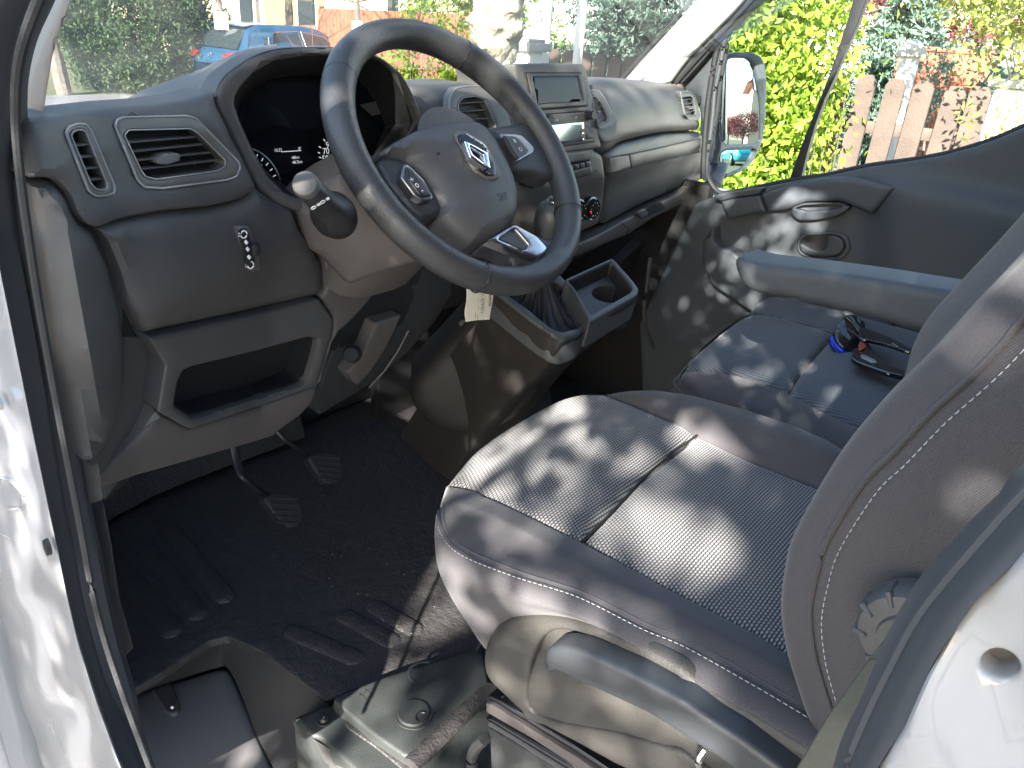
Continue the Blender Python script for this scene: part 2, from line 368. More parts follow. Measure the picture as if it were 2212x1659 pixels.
# firewall and floor pan
V, Fc = merge([rbox((0, 1.62, 1.05), (1.8, .03, 1.0), .01), rbox((-.3, 1.15, .54), (1.12, 1.0, .03), .004), rbox((.55, .5, .60), (.82, 2.2, .03), .004), rbox((-.33, -.1, .64), (.6, 1.1, .03), .004)])
obj('floor_pan', V, Fc, M['dark'], van)
# white painted door frame, front: outline continues below and left of the picture
WB = q(4, (-40, -60), (0, 190), (60, 480), (180, 1080), (300, 1659))+q(7, (360, 350), (410, 600), (480, 900), (600, 1280), (740, 1659), (900, 2000), (300, 2100), (-300, 1900), (-500, 1200), (-450, 200))+q(4, (-300, 600), (-200, 0))
def crW(x, y, d):
    g = lambda cx, cy, s: math.exp(-((x-cx)**2+(y-cy)**2)/(2*s*s))
    return min(1, max(0, d-.006)/.03)*(.010*g(20, 1270, 40)-.012*g(10, 1080, 45)+.012*g(70, 1480, 60)-.010*g(130, 1560, 38)-.008*g(-10, 950, 30))
panel('door_frame', van, M['paint'], WB, PX(-.985), (.4, 1, 0), r=.003, depth=.01, corner=25, crown=crW, step=10)
for ln in ([(5, 1030), (30, 1042), (52, 1066), (50, 1095), (20, 1100)], [(0, 1150), (35, 1168), (42, 1195), (5, 1225)], [(40, 1590), (85, 1560), (110, 1480), (70, 1410), (95, 1380), (130, 1395)], [(60, 1420), (68, 1460), (90, 1530), (128, 1600), (165, 1659)]):
    V, Fc = tube(catmull([PX(-.982)(x, y)+np.array([0, 0, 0]) for x, y in ln], 6), .0028, 8); obj('pressed_edge', V, Fc, M['paint'], van)
c = PX(-.99)(107, 1180); V, Fc = cyl(c, c+np.array([-.004, 0, 0]), .007, .0064, 20); V = c+(V-c)*np.array([1, .7, 1.35]); obj('drain_plug', V, Fc, M['rubber'], van)
c = PX(-.99)(0, 865); V, Fc = merge([cyl(c, c+np.array([-.008, 0, 0]), .0085, .0085, 6), cyl(c+np.array([-.008, 0, 0]), c+np.array([-.012, 0, 0]), .005, .0045, 14)]); obj('bolt', V, Fc, M['metal'], van)
# front door seal: two rubber bands with a groove
e0 = q(1, (60, -300), (-10, 0), (-60, 250), (-75, 520), (-70, 900), (-50, 1300))+q(4, (0, 190), (60, 480), (180, 1080), (300, 1659))+q(7, (360, 350), (410, 600), (480, 900), (600, 1280), (740, 1659), (900, 2000))
e1 = q(1, (260, -300), (170, 0), (80, 250), (45, 520), (40, 900), (70, 1300))+q(4, (140, 190), (195, 480), (300, 1080), (398, 1659))+q(7, (455, 350), (500, 600), (570, 900), (690, 1280), (860, 1659), (1040, 2000))
e2 = q(1, (420, -300), (310, 0), (190, 280), (140, 560), (150, 870), (210, 1300))+q(4, (262, 190), (330, 480), (445, 1080), (540, 1659))+q(7, (600, 350), (650, 600), (720, 900), (820, 1250), (915, 1659), (1060, 2000))
def band(name, a, b, xa, xb, bulge, m, parent=van, th=(.012, .02, 0), bd=(-1, -.35, 0)):
    ra = [PX(xa)(*p) for p in a]; rb = [PX(xb)(*p) for p in b]; rows = []
    for k in range(7):
        t = k/6; s = sin(pi*t)
        rows.append([ra[i]*(1-t)+rb[i]*t+np.array(bd, float)*bulge*s for i in range(len(a))])
    return loft(name, parent, m, rows, 5, 2, th=th)
band('door_seal', e0, e1, -.975, -.957, .005, M['seal']); band('door_seal', e1, e2, -.955, -.93, .004, M['seal'])
mid = [((a[0]*.45+b[0]*.55), (a[1]*.45+b[1]*.55)) for a, b in zip(e1, e2)]
V, Fc = tube(catmull([PX(-.966)(*p) for p in mid[::3]+mid[-1:]], 10), .0035, 8); obj('seal_lip', V, Fc, M['rubber'], van)
# driver side A pillar trim
panel('pillar_trim', van, M['warm'], q(1, (520, -250), (450, 0), (375, 200), (330, 350), (295, 560), (272, 735), (215, 780), (160, 880), (158, 700), (180, 560), (230, 380), (300, 200), (385, 0), (470, -250)), PX(-.895), (.25, 1, 0), r=.006, depth=.03, corner=10)
# narrow sill trim strip running down beside the dash
panel('sill_trim', van, M['plastic2'], q(1, (160, 872), (200, 880), (200, 1100), (245, 1500))+q(4, (278, 0), (340, 320), (440, 850), (530, 1370), (560, 1392), (605, 1380), (638, 1600), (532, 1632), (500, 1500), (420, 1080), (330, 560), (235, 0))+q(1, (210, 1300), (165, 1000)), PX(-.925), (.3, 1, 0), r=.003, depth=.02, corner=6)
panel('sill_trim', van, M['plastic'], q(7, (545, 60), (640, 40), (690, 300), (740, 640), (820, 930), (745, 1020), (700, 900), (620, 500)), PX(-.905), (.3, 1, 0), r=.004, depth=.02, corner=8)
# B pillar: white body, seal, trims
panel('door_frame', van, M['paint'], q(9, (2600, -150), (2212, 330), (1900, 650), (1750, 860), (1620, 1080), (1480, 1400), (1310, 1659), (1150, 2000), (2000, 2300), (2900, 2300), (2900, 1000), (2800, -200)), PX(-1.0), (1, 0, 0), r=.003, depth=.012, corner=15,
      crown=lambda x, y, d: .004*sin((x*.5-y*.2)*.03), holes=[[(2155+34*cos(t)*1.25-8*sin(t), 1455+27*sin(t)*1.1+10*cos(t)) for t in np.linspace(0, 2*pi, 20)[:-1]]], hdepth=.012, hr=.002, hcorner=0)
c = PX(-.985)(2155, 1455); V, Fc = rbox(c+np.array([0, 0, 0]), (.004, .03, .03), .001); obj('frame_plug', V, Fc, M['warm'], van)
f0 = q(9, (2600, -150), (2212, 330), (1900, 650), (1750, 860), (1620, 1080), (1480, 1400), (1310, 1659), (1150, 2000))
f1 = q(9, (2340, -150), (2080, 130), (1740, 520), (1560, 760), (1420, 1020), (1290, 1280), (1170, 1560), (1050, 1900))
f2 = q(9, (2140, -150), (1990, 60), (1640, 400), (1440, 700), (1320, 960), (1210, 1230), (1090, 1480), (1000, 1800))
bk = dict(th=(.03, -.004, 0), bd=(-1, .1, .4)); band('door_seal', f0, f1, -1.0, -.985, .003, M['seal'], **bk); band('door_seal', f1, f2, -.983, -.97, .002, M['seal'], **bk)
V, Fc = tube(catmull([PX(-.984)(*p) for p in f1], 5), .0022, 8); obj('seal_lip', V, Fc, M['seal'], van)
panel('pillar_trim', van, M['olive'], q(9, (1500, 600), (1330, 900), (1240, 1010), (1000, 1340), (810, 1659), (650, 1950), (1100, 1950), (1200, 1560), (1330, 1280), (1500, 900)), PX(-.93), (1, -.1, 0), r=.002, depth=.015, corner=5)
# windscreen and passenger side A pillar
ws = [[(-.90, .98, 1.60), (-.6, 1.33, 1.585), (0, 1.56, 1.58), (.6, 1.42, 1.585), (.93, 1.20, 1.60)], [(-.86, .65, 1.90), (-.55, .85, 1.92), (0, .98, 1.93), (.55, .9, 1.92), (.88, .72, 1.90)], [(-.76, .18, 2.42), (-.5, .22, 2.43), (0, .25, 2.44), (.5, .22, 2.43), (.78, .18, 2.42)]]
loft('windscreen', van, M['glass'], ws, 6, 6)
PAX = PX(.90)
panel('pillar_trim', van, M['headliner'], [(1340, 176), (1358, 158), (1400, 112), (1450, 58), (1500, 2), (1560, -60), (1700, -60)]+q(3, (560, -120), (490, 0), (420, 80), (300, 200), (170, 330), (90, 430), (30, 515), (-40, 520), (-120, 505)), PX(.88), (1, .1, .1), r=.012, depth=.05, corner=8)
V, Fc = tube([PX(.875)(*p) for p in [(1336, 178), (1358, 154), (1400, 106), (1450, 50), (1506, -14), (1560, -75)]], .0055, 8); obj('windscreen_seal', V, Fc, M['rubber'], van)
panel('pillar_trim', van, M['dark'], q(3, (640, -60), (565, 0), (500, 70), (400, 175), (330, 260), (240, 370), (160, 460), (110, 515), (30, 518), (100, 420), (180, 320), (310, 195), (430, 78), (500, 0), (560, -80)), PX(.905), (1, .1, 0), r=.006, depth=.03, corner=6)
V, Fc = tube([PX(.898)(*p) for p in q(3, (600, -60), (530, 10), (420, 130), (300, 260), (200, 370), (120, 460), (70, 515))], .005, 8); obj('door_seal', V, Fc, M['rubber'], van)

_l0 = PX(-.94)(60, -330); _r0_ = PX(.91)(1660, -150)
V, Fc = tube([_l0+np.array([0, .03, -.03]), _l0*.5+np.array([-.84, .16, 2.44])*.5, (-.84, .16, 2.44)], [.03, .045, .045], 12); obj('front_pillar', V, Fc, M['paint'], van)
V, Fc = tube([_r0_, _r0_*.5+np.array([.86, .16, 2.44])*.5, (.86, .16, 2.44)], [.05, .05, .045], 12); obj('front_pillar', V, Fc, M['paint'], van)
V, Fc = rbox((-1.0, -.08, .87), (.05, .22, .66), .015); obj('centre_pillar', V, Fc, M['paint'], van)
V, Fc = rbox((-.99, .42, .52), (.10, .95, .12), .02); obj('sill', V, Fc, M['paint'], van)
# rubber mat, raised lid, step well
floor_mat = thing('floor_mat', 'black ribbed rubber floor mat in the driver footwell, under the pedals', 'floor mat', (-.5, 1.0, .69))
panel('mat_sheet', floor_mat, M['mat'], q(7, (650, 60), (690, 300), (740, 640), (820, 930), (745, 1030), (795, 1190), (1000, 1070), (1280, 880), (1400, 850), (1600, 935), (2000, 1240), (2120, 1200))+q(8, (130, 1200), (590, 1040), (960, 920), (1000, 850), (1100, 300), (1500, -300), (1400, -700), (500, -700)), PZ(.70), (0, 0, -1), r=.004, depth=.012, corner=8, step=26)
# footwell wall under the dash (rises from the mat)
loft('footwell_liner', floor_mat, M['mat'], [[(-.92, .95, .70), (-.9, 1.3, .70), (-.6, 1.5, .72), (-.1, 1.5, .72)], [(-.92, .95, .9), (-.91, 1.35, .9), (-.6, 1.56, .95), (-.1, 1.56, .95)], [(-.93, .93, 1.2), (-.92, 1.36, 1.2), (-.6, 1.58, 1.25), (-.1, 1.58, 1.25)]])
def rib(a, b, r, z=.70, flat=.32):
    A = PZ(z)(*a); B = PZ(z)(*b); n = 40; out = []; L_ = np.linalg.norm(B-A)
    for k in range(n+1): t = k/n; out.append(A*(1-t)+B*t)
    e = [min(t, 1-t)*L_/r for t in np.linspace(0, 1, n+1)]; rad = [r*(sqrt(max(.01, 1-(1-k)**2)) if k < 1 else 1) for k in e]
    return tube(out, rad, 14, flat=flat)
for a, b in [(q(7, (790, 480))[0], q(7, (1085, 850))[0]), (q(7, (880, 290))[0], q(7, (1240, 745))[0]), (q(7, (1010, 160))[0], q(7, (1410, 640))[0])]:
    V, Fc = rib(a, b, .022); obj('mat_rib', V, Fc, M['mat'], floor_mat)
for a, b in [(q(7, (1750, 800))[0], q(8, (260, 1000))[0]), (q(7, (2080, 700))[0], q(8, (480, 900))[0]), (q(8, (300, 640))[0], q(8, (620, 830))[0])]:
    V, Fc = rib(a, b, .02, flat=.2); obj('mat_rib', V, Fc, M['mat'], floor_mat)
# dust and crumbs
pp = [PZ(.713)(random.uniform(700, 1000), random.uniform(1150, 1380)) for i in range(26)]
V, Fc = merge([rbox(p, (.0014*random.random()+.0005, .0014*random.random()+.0005, .0006), 0) for p in pp]); obj('crumb', V, Fc, M['paper'], floor_mat)['kind'] = 'stuff'

step = thing('door_step', 'dark grey plastic step tread down in the driver doorway, with a riveted tab', 'step', (-.75, .85, .55))
A = P_(PZ(.695), q(7, (790, 1195), (1010, 1075), (1285, 885), (1400, 860), (1590, 945), (1990, 1250), (2150, 1400)))
B = P_(PZ(.60), q(7, (745, 1235), (1050, 1130), (1330, 1045), (1400, 1048), (1480, 1200), (1570, 1440), (1700, 1700)))
loft('step_riser', step, M['dark'], [A, [(a*.55+b*.45)+np.array([0, .01, -.01]) for a, b in zip(A, B)], B], 6, 5)
M['step'] = mat('step_plastic', (.15, .145, .145), .5, grain=.4)
panel('step_tread', step, M['step'], q(7, (748, 1225), (1050, 1130), (1330, 1040), (1400, 1042), (1430, 1090), (1500, 1240), (1590, 1450), (1740, 1800), (980, 1900), (900, 1659), (820, 1400)), PZ(.595), (0, 0, -1), r=.012, depth=.03, corner=30)
panel('step_tab', step, M['plastic'], q(7, (925, 1175), (1040, 1135), (1062, 1150), (1110, 1270), (1098, 1310), (1060, 1330), (1020, 1315), (980, 1250)), PZ(.603), (0, 0, -1), r=.003, depth=.012, corner=8)
c = PZ(.606)(*q(7, (1060, 1281))[0]); V, Fc = merge([cyl(c, c+np.array([0, 0, .004]), .0055, .004, 14)]); obj('rivet', V, Fc, M['metal'], step)
loft('inner_riser', step, M['dark'], [P_(PZ(.58), q(7, (1440, 1080), (1560, 1330), (1720, 1659), (1850, 1950))), P_(PZ(.60), q(7, (1620, 1130), (1830, 1400), (2020, 1659), (2150, 1950))), P_(PZ(.66), q(7, (1800, 1230), (1990, 1440), (2300, 1700), (2500, 1950)))], 5, 5)

plinth = thing('seat_plinth', 'moulded black floor plinth in front of the driver seat, its lid with a round cap', 'plinth', (-.5, .7, .7))
panel('plinth_top', plinth, M['plinth'], q(7, (1800, 1352), (1830, 1330), (1990, 1266), (2045, 1272))+q(8, (590, 1100), (1010, 980), (1200, 1100), (1300, 1659), (1200, 1900), (700, 2000), (330, 1780), (0, 1465))+q(7, (1900, 1450)), PZ(.715), (0, 0, -1), r=.008, depth=.12, corner=10)
loft('plinth_riser', plinth, M['plastic'], [P_(PZ(.708), q(7, (1797, 1362), (1900, 1462), (2060, 1560))+q(8, (120, 1560), (300, 1760))), P_(PZ(.66), q(7, (1812, 1410), (1900, 1530), (2040, 1680))+q(8, (100, 1740), (200, 1960))), P_(PZ(.58), q(7, (1850, 1480), (1930, 1640), (2030, 1800))+q(8, (80, 1900), (150, 2100)))], 5, 4)
panel('lid', plinth, M['plinth'], q(8, (78, 1240), (100, 1210), (400, 1090), (740, 985), (950, 920), (1000, 950), (1040, 1140), (620, 1545), (575, 1590), (520, 1585), (300, 1430)), PZ(.738), (0, 0, -1), r=.006, depth=.03, corner=14,
      crown=lambda x, y, d: .006*max(0, 1-abs(d-.05)/.02) if d < .07 else 0)
c0 = PZ(.7375)(*q(8, (575, 1335))[0]); V, Fc = merge([cyl(c0, c0+np.array([0, 0, .004]), .031, .030, 36), cyl(c0+np.array([0, 0, .004]), c0+np.array([0, 0, .008]), .026, .0245, 36)]); obj('round_cap', V, Fc, M['plinth'], plinth)
V, Fc = tube([c0+np.array([cos(t)*.010+.0, sin(t)*.010-.018, .009]) for t in np.linspace(.2, 3.2, 12)], .0016, 6); obj('cap_notch', V, Fc, M['black'], plinth)
c1 = PZ(.7375)(*q(8, (640, 1075))[0]); V, Fc = tube([c1+np.array([cos(t)*.026, sin(t)*.026, 0]) for t in np.linspace(.4, 4.6, 26)], .003, 8, flat=.35); obj('moulded_ring', V, Fc, M['plinth'], plinth)
V, Fc = tube(catmull(P_(PZ(.7365), q(8, (650, 1110), (640, 1180), (680, 1260), (700, 1330))), 6), .006, 8, flat=.5); obj('moulded_bar', V, Fc, M['plinth'], plinth)
c2 = PZ(.738)(*q(8, (285, 1210))[0]); V, Fc = merge([rbox(c2+np.array([dx, dy, 0]), s, .0004) for dx, dy, s in ((0, .006, (.022, .0016, .0015)), (0, -.006, (.022, .0016, .0015)), (-.006, 0, (.0016, .022, .0015)), (.006, 0, (.0016, .022, .0015)))]); obj('embossed_mark', V, Fc, M['black'], plinth)
c3 = PZ(.715)(*q(7, (1992, 1367))[0]); V, Fc = merge([cyl(c3, c3+np.array([0, 0, .003]), .013, .0125, 24), cyl(c3+np.array([0, 0, .003]), c3+np.array([0, 0, .008]), .008, .006, 20), cyl(c3+np.array([0, 0, .008]), c3+np.array([0, 0, .010]), .003, .002, 10)]); obj('press_stud', V, Fc, M['black'], plinth)
V, Fc = tube(catmull(P_(PZ(.716), q(7, (2050, 1275), (2150, 1345))+q(8, (180, 1400), (350, 1520), (560, 1690))), 8), .005, 8, flat=.6); obj('textured_edge', V, Fc, M['mat'], plinth)
V, Fc = tube(catmull(P_(PZ(.735), q(8, (560, 1640), (700, 1500), (900, 1310), (1060, 1170))), 6), .016, 10, flat=.6); obj('mat_roll', V, Fc, M['mat'], plinth)

# ================================================================== DASHBOARD
dash = thing('dashboard', 'charcoal moulded dashboard with air vents, storage cubbies and a raised instrument hood', 'dashboard', (0, 1.0, 1.2))
D0 = DASH(0)
top_rows = [P_(DASH(.016), q(1, (185, 830), (225, 778), (300, 757), (450, 722), (700, 688), (1000, 663), (1200, 632), (1340, 585), (1480, 470), (1700, 360))),
            P_(PY(1.0), q(1, (200, 770), (240, 738), (300, 720), (480, 686), (740, 645), (950, 575), (1200, 500), (1350, 410), (1480, 345), (1700, 295))),
            P_(PY(1.18), q(1, (220, 790), (262, 735), (310, 708), (500, 672), (745, 638), (900, 556), (1200, 450), (1350, 385), (1480, 332), (1700, 288))),
            P_(PY(1.5), q(1, (220, 1000), (262, 935), (310, 908), (500, 872), (745, 838), (900, 756), (1200, 650), (1350, 585), (1480, 532), (1700, 488)))]
loft('dash_top', dash, M['plastic'], top_rows, 5, 6)
V, Fc = smoothgrid([[(-.5, .98, 1.60), (-.2, .96, 1.635), (.1, .95, 1.635), (.4, .99, 1.625), (.7, 1.02, 1.622), (.93, 1.02, 1.60)], [(-.5, 1.15, 1.605), (-.2, 1.12, 1.625), (.1, 1.12, 1.625), (.4, 1.13, 1.622), (.7, 1.13, 1.615), (.93, 1.1, 1.60)], [(-.5, 1.45, 1.57), (-.2, 1.5, 1.57), (.1, 1.52, 1.57), (.4, 1.45, 1.57), (.7, 1.35, 1.57), (.93, 1.25, 1.57)]])
V, Fc = thick(V, Fc, (0, 0, -.02)); obj('dash_top', V, Fc, M['plastic'], dash)
# inner carrier so that nothing shows between the panels
V, Fc = smoothgrid([[(x, gdash(x, z)+.05, z) for x in np.linspace(-.90, .93, 12)] for z in (1.46, 1.4, 1.35, 1.3, 1.22)]); V, Fc = thick(V, Fc, (0, .03, 0)); obj('dash_carrier', V, Fc, M['deep'], dash)
slotO = q(1, (405, 815), (425, 780), (480, 762), (530, 765), (560, 800), (705, 1140), (700, 1185), (660, 1203), (590, 1205), (545, 1170))
slotI = q(1, (437, 830), (455, 805), (490, 796), (525, 805), (660, 1130), (655, 1160), (620, 1168), (590, 1160), (560, 1130))
ventO = q(1, (708, 770), (720, 738), (760, 722), (1150, 712), (1210, 730), (1470, 1000), (1478, 1030), (1455, 1085), (1400, 1105), (1000, 1158), (890, 1150), (850, 1110))
ventI = q(1, (765, 830), (790, 800), (1170, 790), (1215, 815), (1385, 985), (1385, 1020), (1340, 1050), (960, 1102), (895, 1085), (870, 1050))
panel('outer_pod', dash, M['plastic'], q(1, (180, 830), (215, 765), (300, 737), (450, 702), (700, 668), (1000, 643), (1200, 612), (1340, 560), (1345, 640), (1410, 770), (1505, 960), (1600, 1162), (1560, 1195), (1480, 1240), (1300, 1280), (1000, 1310), (740, 1362), (620, 1412), (560, 1392), (500, 1330), (450, 1200), (370, 1110), (280, 1100), (195, 1110)), D0, (0, 1, 0), r=.012, depth=.05, corner=14, holes=[slotO, ventO], hr=.003, hdepth=.03, hcorner=5)
def vent(name, outer, inner, surf, slats, tab=None, nsl=None, parent=dash, dep=.022, slat_w=.006, ring=M['plastic2'], verticals=None):
    f = panel(name, parent, ring, outer, surf, (0, 1, 0), r=.003, depth=.012, corner=5, holes=[inner], hr=.004, hdepth=dep, hcorner=4)
    O = np.array(inner); c = O.mean(0)
    for lp, rr_ in ((outer, .0012), (inner, .0008)): V, Fc = tube([surf(*p)+np.array([0, .0006 if lp is outer else .0002, 0]) for p in dens(roundc(np.array(lp, float), 5), 6)], rr_, 6, closed=True); obj('vent_edge_highlight', V, Fc, M['edgehighlight'], f)  # thin pale tubes stand in for bright highlights along the vent edges
    V, Fc = panel('x', None, None, [tuple(c+(p-c)*1.1) for p in O], lambda x, y: surf(x, y)+np.array([0, dep, 0]), (0, 1, 0), r=.0005, depth=.003, corner=3, raw=True)
    obj('vent_back', V, Fc, M['deep'], f)
    for a, b in slats:
        A = surf(*a)+np.array([0, .010, 0]); B = surf(*b)+np.array([0, .010, 0]); dx = (B-A)/np.linalg.norm(B-A); R3 = np.stack([dx, np.array([0, 1, 0]), np.cross(dx, [0, 1, 0])], 1)
        V, Fc = rbox((A+B)/2, (np.linalg.norm(B-A), .014, .0018), .0006, R3); obj('slat', V, Fc, M['plastic'], f)
    for a, b in verticals or []:
        A = surf(*a)+np.array([0, .018, 0]); B = surf(*b)+np.array([0, .018, 0]); V, Fc = tube([A, B], .001, 6); obj('rear_vane', V, Fc, M['black'], f)
    if tab:
        V, Fc = panel('x', None, None, tab, lambda x, y: surf(x, y)+np.array([0, -.004, 0]), (0, 1, 0), r=.002, depth=.014, corner=3, raw=True); obj('vent_tab', V, Fc, M['plastic2'], f)
    return f
DV = DASH(-.002)
Q1 = lambda a, b, c_, d: tuple(q(1, (a, b), (c_, d)))
vent('slot_vent', slotO, slotI, DV, [Q1(462, 902, 570, 890), Q1(488, 975, 596, 962), Q1(516, 1045, 622, 1032), Q1(544, 1115, 652, 1102)])
vent('air_vent', ventO, ventI, DV, [Q1(795, 880, 1215, 845), Q1(815, 937, 1262, 890), Q1(835, 992, 1310, 940), Q1(860, 1046, 1350, 988)], tab=q(1, (948, 975), (995, 945), (1080, 937), (1100, 955), (1095, 985), (1020, 1010), (960, 1005)), verticals=[Q1(830, 820, 905, 1080), Q1(1130, 800, 1265, 1050)])
# knee panel, kick trims, cubby
panel('kick_panel', dash, M['plastic'], q(1, (175, 1085), (350, 1100), (470, 1220), (560, 1390), (620, 1412))+q(4, (640, -20), (740, 250), (775, 585), (900, 600), (1022, 770), (975, 1060), (900, 1230), (800, 1400), (645, 1605), (630, 1440), (560, 1395), (528, 1370), (440, 850), (340, 320), (275, 0), (235, -150)), DASH(.035), (0, 1, 0), r=.003, depth=.03, corner=6)
D_arc = q(1, (190, 1130), (300, 1108), (370, 1120), (440, 1195), (500, 1340))+q(4, (600, -40), (690, 160), (760, 430), (800, 650), (800, 900), (765, 1100), (700, 1260), (610, 1372), (560, 1392), (530, 1365), (450, 900), (345, 340), (285, 0), (230, -210))
panel('kick_trim', dash, M['plastic'], D_arc, DASH(.012), (0, 1, 0), r=.018, depth=.05, corner=10, crown=lambda x, y, d: .010*math.exp(-((d-.022)/.012)**2))
panel('knee_panel', dash, M['plastic'], q(1, (620, 1425), (740, 1368), (1000, 1316), (1300, 1286), (1480, 1246), (1600, 1170), (1700, 1245), (1830, 1300), (1870, 1420), (1960, 1540))+q(4, (1960, 60), (2012, 170), (2012, 330), (1970, 362), (1500, 472), (900, 602), (845, 480), (760, 200), (690, 30)), DASH(.004), (0, 1, .15), r=.02, depth=.06, corner=8, crown=lambda x, y, d: .012*min(1, d/.06))
rimO = q(4, (920, 607), (1500, 478), (1970, 366), (2055, 490), (2050, 570), (1985, 800), (1950, 905), (1600, 1030), (1190, 1168), (1150, 1160), (975, 1060), (1000, 900), (1022, 770))
hole = q(4, (1130, 810), (1180, 785), (1550, 695), (1900, 600), (1960, 610), (1950, 690), (1890, 880), (1850, 905), (1230, 1102), (1185, 1102), (1075, 1025), (1100, 880))
cub = panel('storage_cubby', dash, M['plastic'], rimO, DASH(-.002), (0, 1, .1), r=.006, depth=.04, corner=6, holes=[hole], hr=.006, hdepth=.014)
def liner(surf, hole_, dv, d0, d1, m, parent, name, taper=.97):
    H_ = dens(roundc(np.array(hole_, float), 5), 8); A_ = np.array([surf(*p) for p in H_]); C_0 = A_.mean(0); dv = np.array(dv, float)
    V, Fc = grid([C_0+(A_-C_0)*(1+(taper-1)*k/4)*1.002+dv*(d0+(d1-d0)*k/4) for k in range(5)], closed_u=True); return obj(name, V, Fc, m, parent)
liner(DASH(-.002), hole, (0, 1, .1), .006, .135, M['black'], cub, 'cubby_liner')
V, Fc = panel('x', None, None, [tuple(np.array(hole).mean(0)+(np.array(p)-np.array(hole).mean(0))*1.05) for p in hole], lambda x, y: DASH(-.002)(x, y)+np.array([0, .13, .013]), (0, 1, 0), r=.001, depth=.005, corner=4, raw=True); obj('cubby_back', V, Fc, M['black'], cub)
panel('lower_panel', dash, M['warm'], q(4, (975, 1062), (1150, 1163), (1190, 1170), (1600, 1032), (1955, 905), (1930, 1000), (1850, 1085), (1750, 1172), (1700, 1228), (1300, 1372), (900, 1520), (652, 1650), (642, 1600), (810, 1350), (905, 1200)), DASH(.008), (0, 1, .3), r=.006, depth=.04, corner=6, crown=lambda x, y, d: -.02*max(0, (y-900)/150))
# headlight leveller
lv = panel('leveller', dash, M['plastic2'], q(1, (1462, 1392), (1540, 1385), (1600, 1560))+q(4, (1610, 190), (1560, 200), (1520, 180), (1500, 60)), DASH(-.012), (0, 1, 0), r=.003, depth=.02, corner=6)
LV = DASH(-.0155)
V, Fc = panel('x', None, None, q(1, (1475, 1420), (1495, 1408), (1520, 1412), (1545, 1480), (1570, 1520), (1565, 1570))+q(4, (1570, 150), (1555, 170), (1520, 165), (1500, 60)), DASH(-.0145), (0, 1, 0), r=.001, depth=.004, corner=6, raw=True); obj('leveller_slot', V, Fc, M['black'], lv)
ex = lambda s, a, b: (s(*b)-s(*a))/np.linalg.norm(s(*b)-s(*a))
for r_, cc in ((1, (1498, 1440)), (1, (1540, 1628))):
    c = LV(*q(r_, cc)[0]); V, Fc = merge([tube([c+np.array([cos(t)*.0042, 0, sin(t)*.0042]) for t in np.linspace(0, 2*pi, 14)[:-1]], .0009, 6, closed=True), tube([c+np.array([-.007, 0, .002]), c+np.array([-.005, 0, .002])], .0007, 6), tube([c+np.array([-.007, 0, -.001]), c+np.array([-.005, 0, -.001])], .0007, 6)]); obj('lamp_symbol', V, Fc, M['white'], lv)
for cc in ((1512, 1488), (1522, 1530), (1530, 1580)):
    c = LV(*q(1, cc)[0]); V, Fc = rbox(c, (.004, .001, .005), .0003, np.array([[.8, 0, -.6], [0, 1, 0], [.6, 0, .8]])); obj('level_mark', V, Fc, M['white'], lv)
V, Fc = rbox(LV(*q(1, (1555, 1530))[0])+np.array([0, -.004, 0]), (.011, .01, .016), .003); obj('thumb_wheel', V, Fc, M['black'], lv)

# instrument hood: a deep bowl
archO = q(1, (1830, 1302), (1700, 1250), (1600, 1168), (1500, 962), (1408, 772), (1350, 670), (1330, 605), (1342, 540), (1400, 455), (1550, 352), (1700, 302), (1850, 290), (2060, 290), (2300, 300))+q(2, (340, 322), (440, 385), (520, 458), (580, 565), (620, 660), (648, 755), (560, 1000), (250, 1180), (0, 1220))+q(1, (1950, 1310))
archI = q(1, (1850, 1222), (1760, 1188), (1650, 1078), (1560, 920), (1485, 750), (1450, 650), (1450, 600), (1485, 535), (1570, 445), (1700, 372), (1850, 347), (2000, 340))+q(2, (200, 345), (330, 352), (415, 385), (490, 452), (550, 560), (590, 660), (625, 752), (520, 980), (240, 1130), (0, 1180))+q(1, (1950, 1235))
hs = PL((-.45, .868, 1.6), (0, -1, .10))
hood = panel('instrument_hood', dash, M['plastic'], archO, hs, (0, 1, -.05), r=.008, depth=.03, corner=14, holes=[archI], hr=.006, hdepth=.012, hcorner=6)
_ho = q(1, (1600, 1160), (1503, 962), (1411, 772), (1353, 670), (1340, 600), (1346, 542), (1403, 458), (1553, 355), (1700, 305), (1850, 293), (2060, 293)); _h0 = [hs(*p)+np.array([0, .004, 0]) for p in _ho]
loft('hood_shell', hood, M['plastic'], [_h0, [p+np.array([0, .06, -.018]) for p in _h0], [p+np.array([0, .16, -.065]) for p in _h0], [p+np.array([0, .30, -.14]) for p in _h0]], 4, 4)
_ai = dens(np.array(archI, float)[::-1], 8); _a0 = np.array([hs(*p) for p in _ai])+np.array([0, .010, 0]); _ac = _a0.mean(0)
V, Fc = grid([_a0+np.array([0, .09*k/4, -.001*k]) if k == 0 else _ac+(_a0-_ac)*(1-.16*k/4)+np.array([.011*k, .09*k/4, -.005*k]) for k in range(5)], closed_u=True); obj('hood_bowl', V, Fc, M['deep'], hood)
gs = PL((-.45, .968, 1.6), (0, -1, .10)); ic = np.array(archI).mean(0)
_gc = hs(*np.array(archI).mean(0)); gp = [tuple(proj(_gc+(hs(*p)-_gc)*.86+np.array([.044, .098, -.02]))) for p in archI]
inst = panel('instrument_panel', dash, M['screen'], gp, gs, (0, 1, 0), r=.001, depth=.01, corner=3)
gs2 = PL((-.45, .966, 1.6), (0, -1, .10))
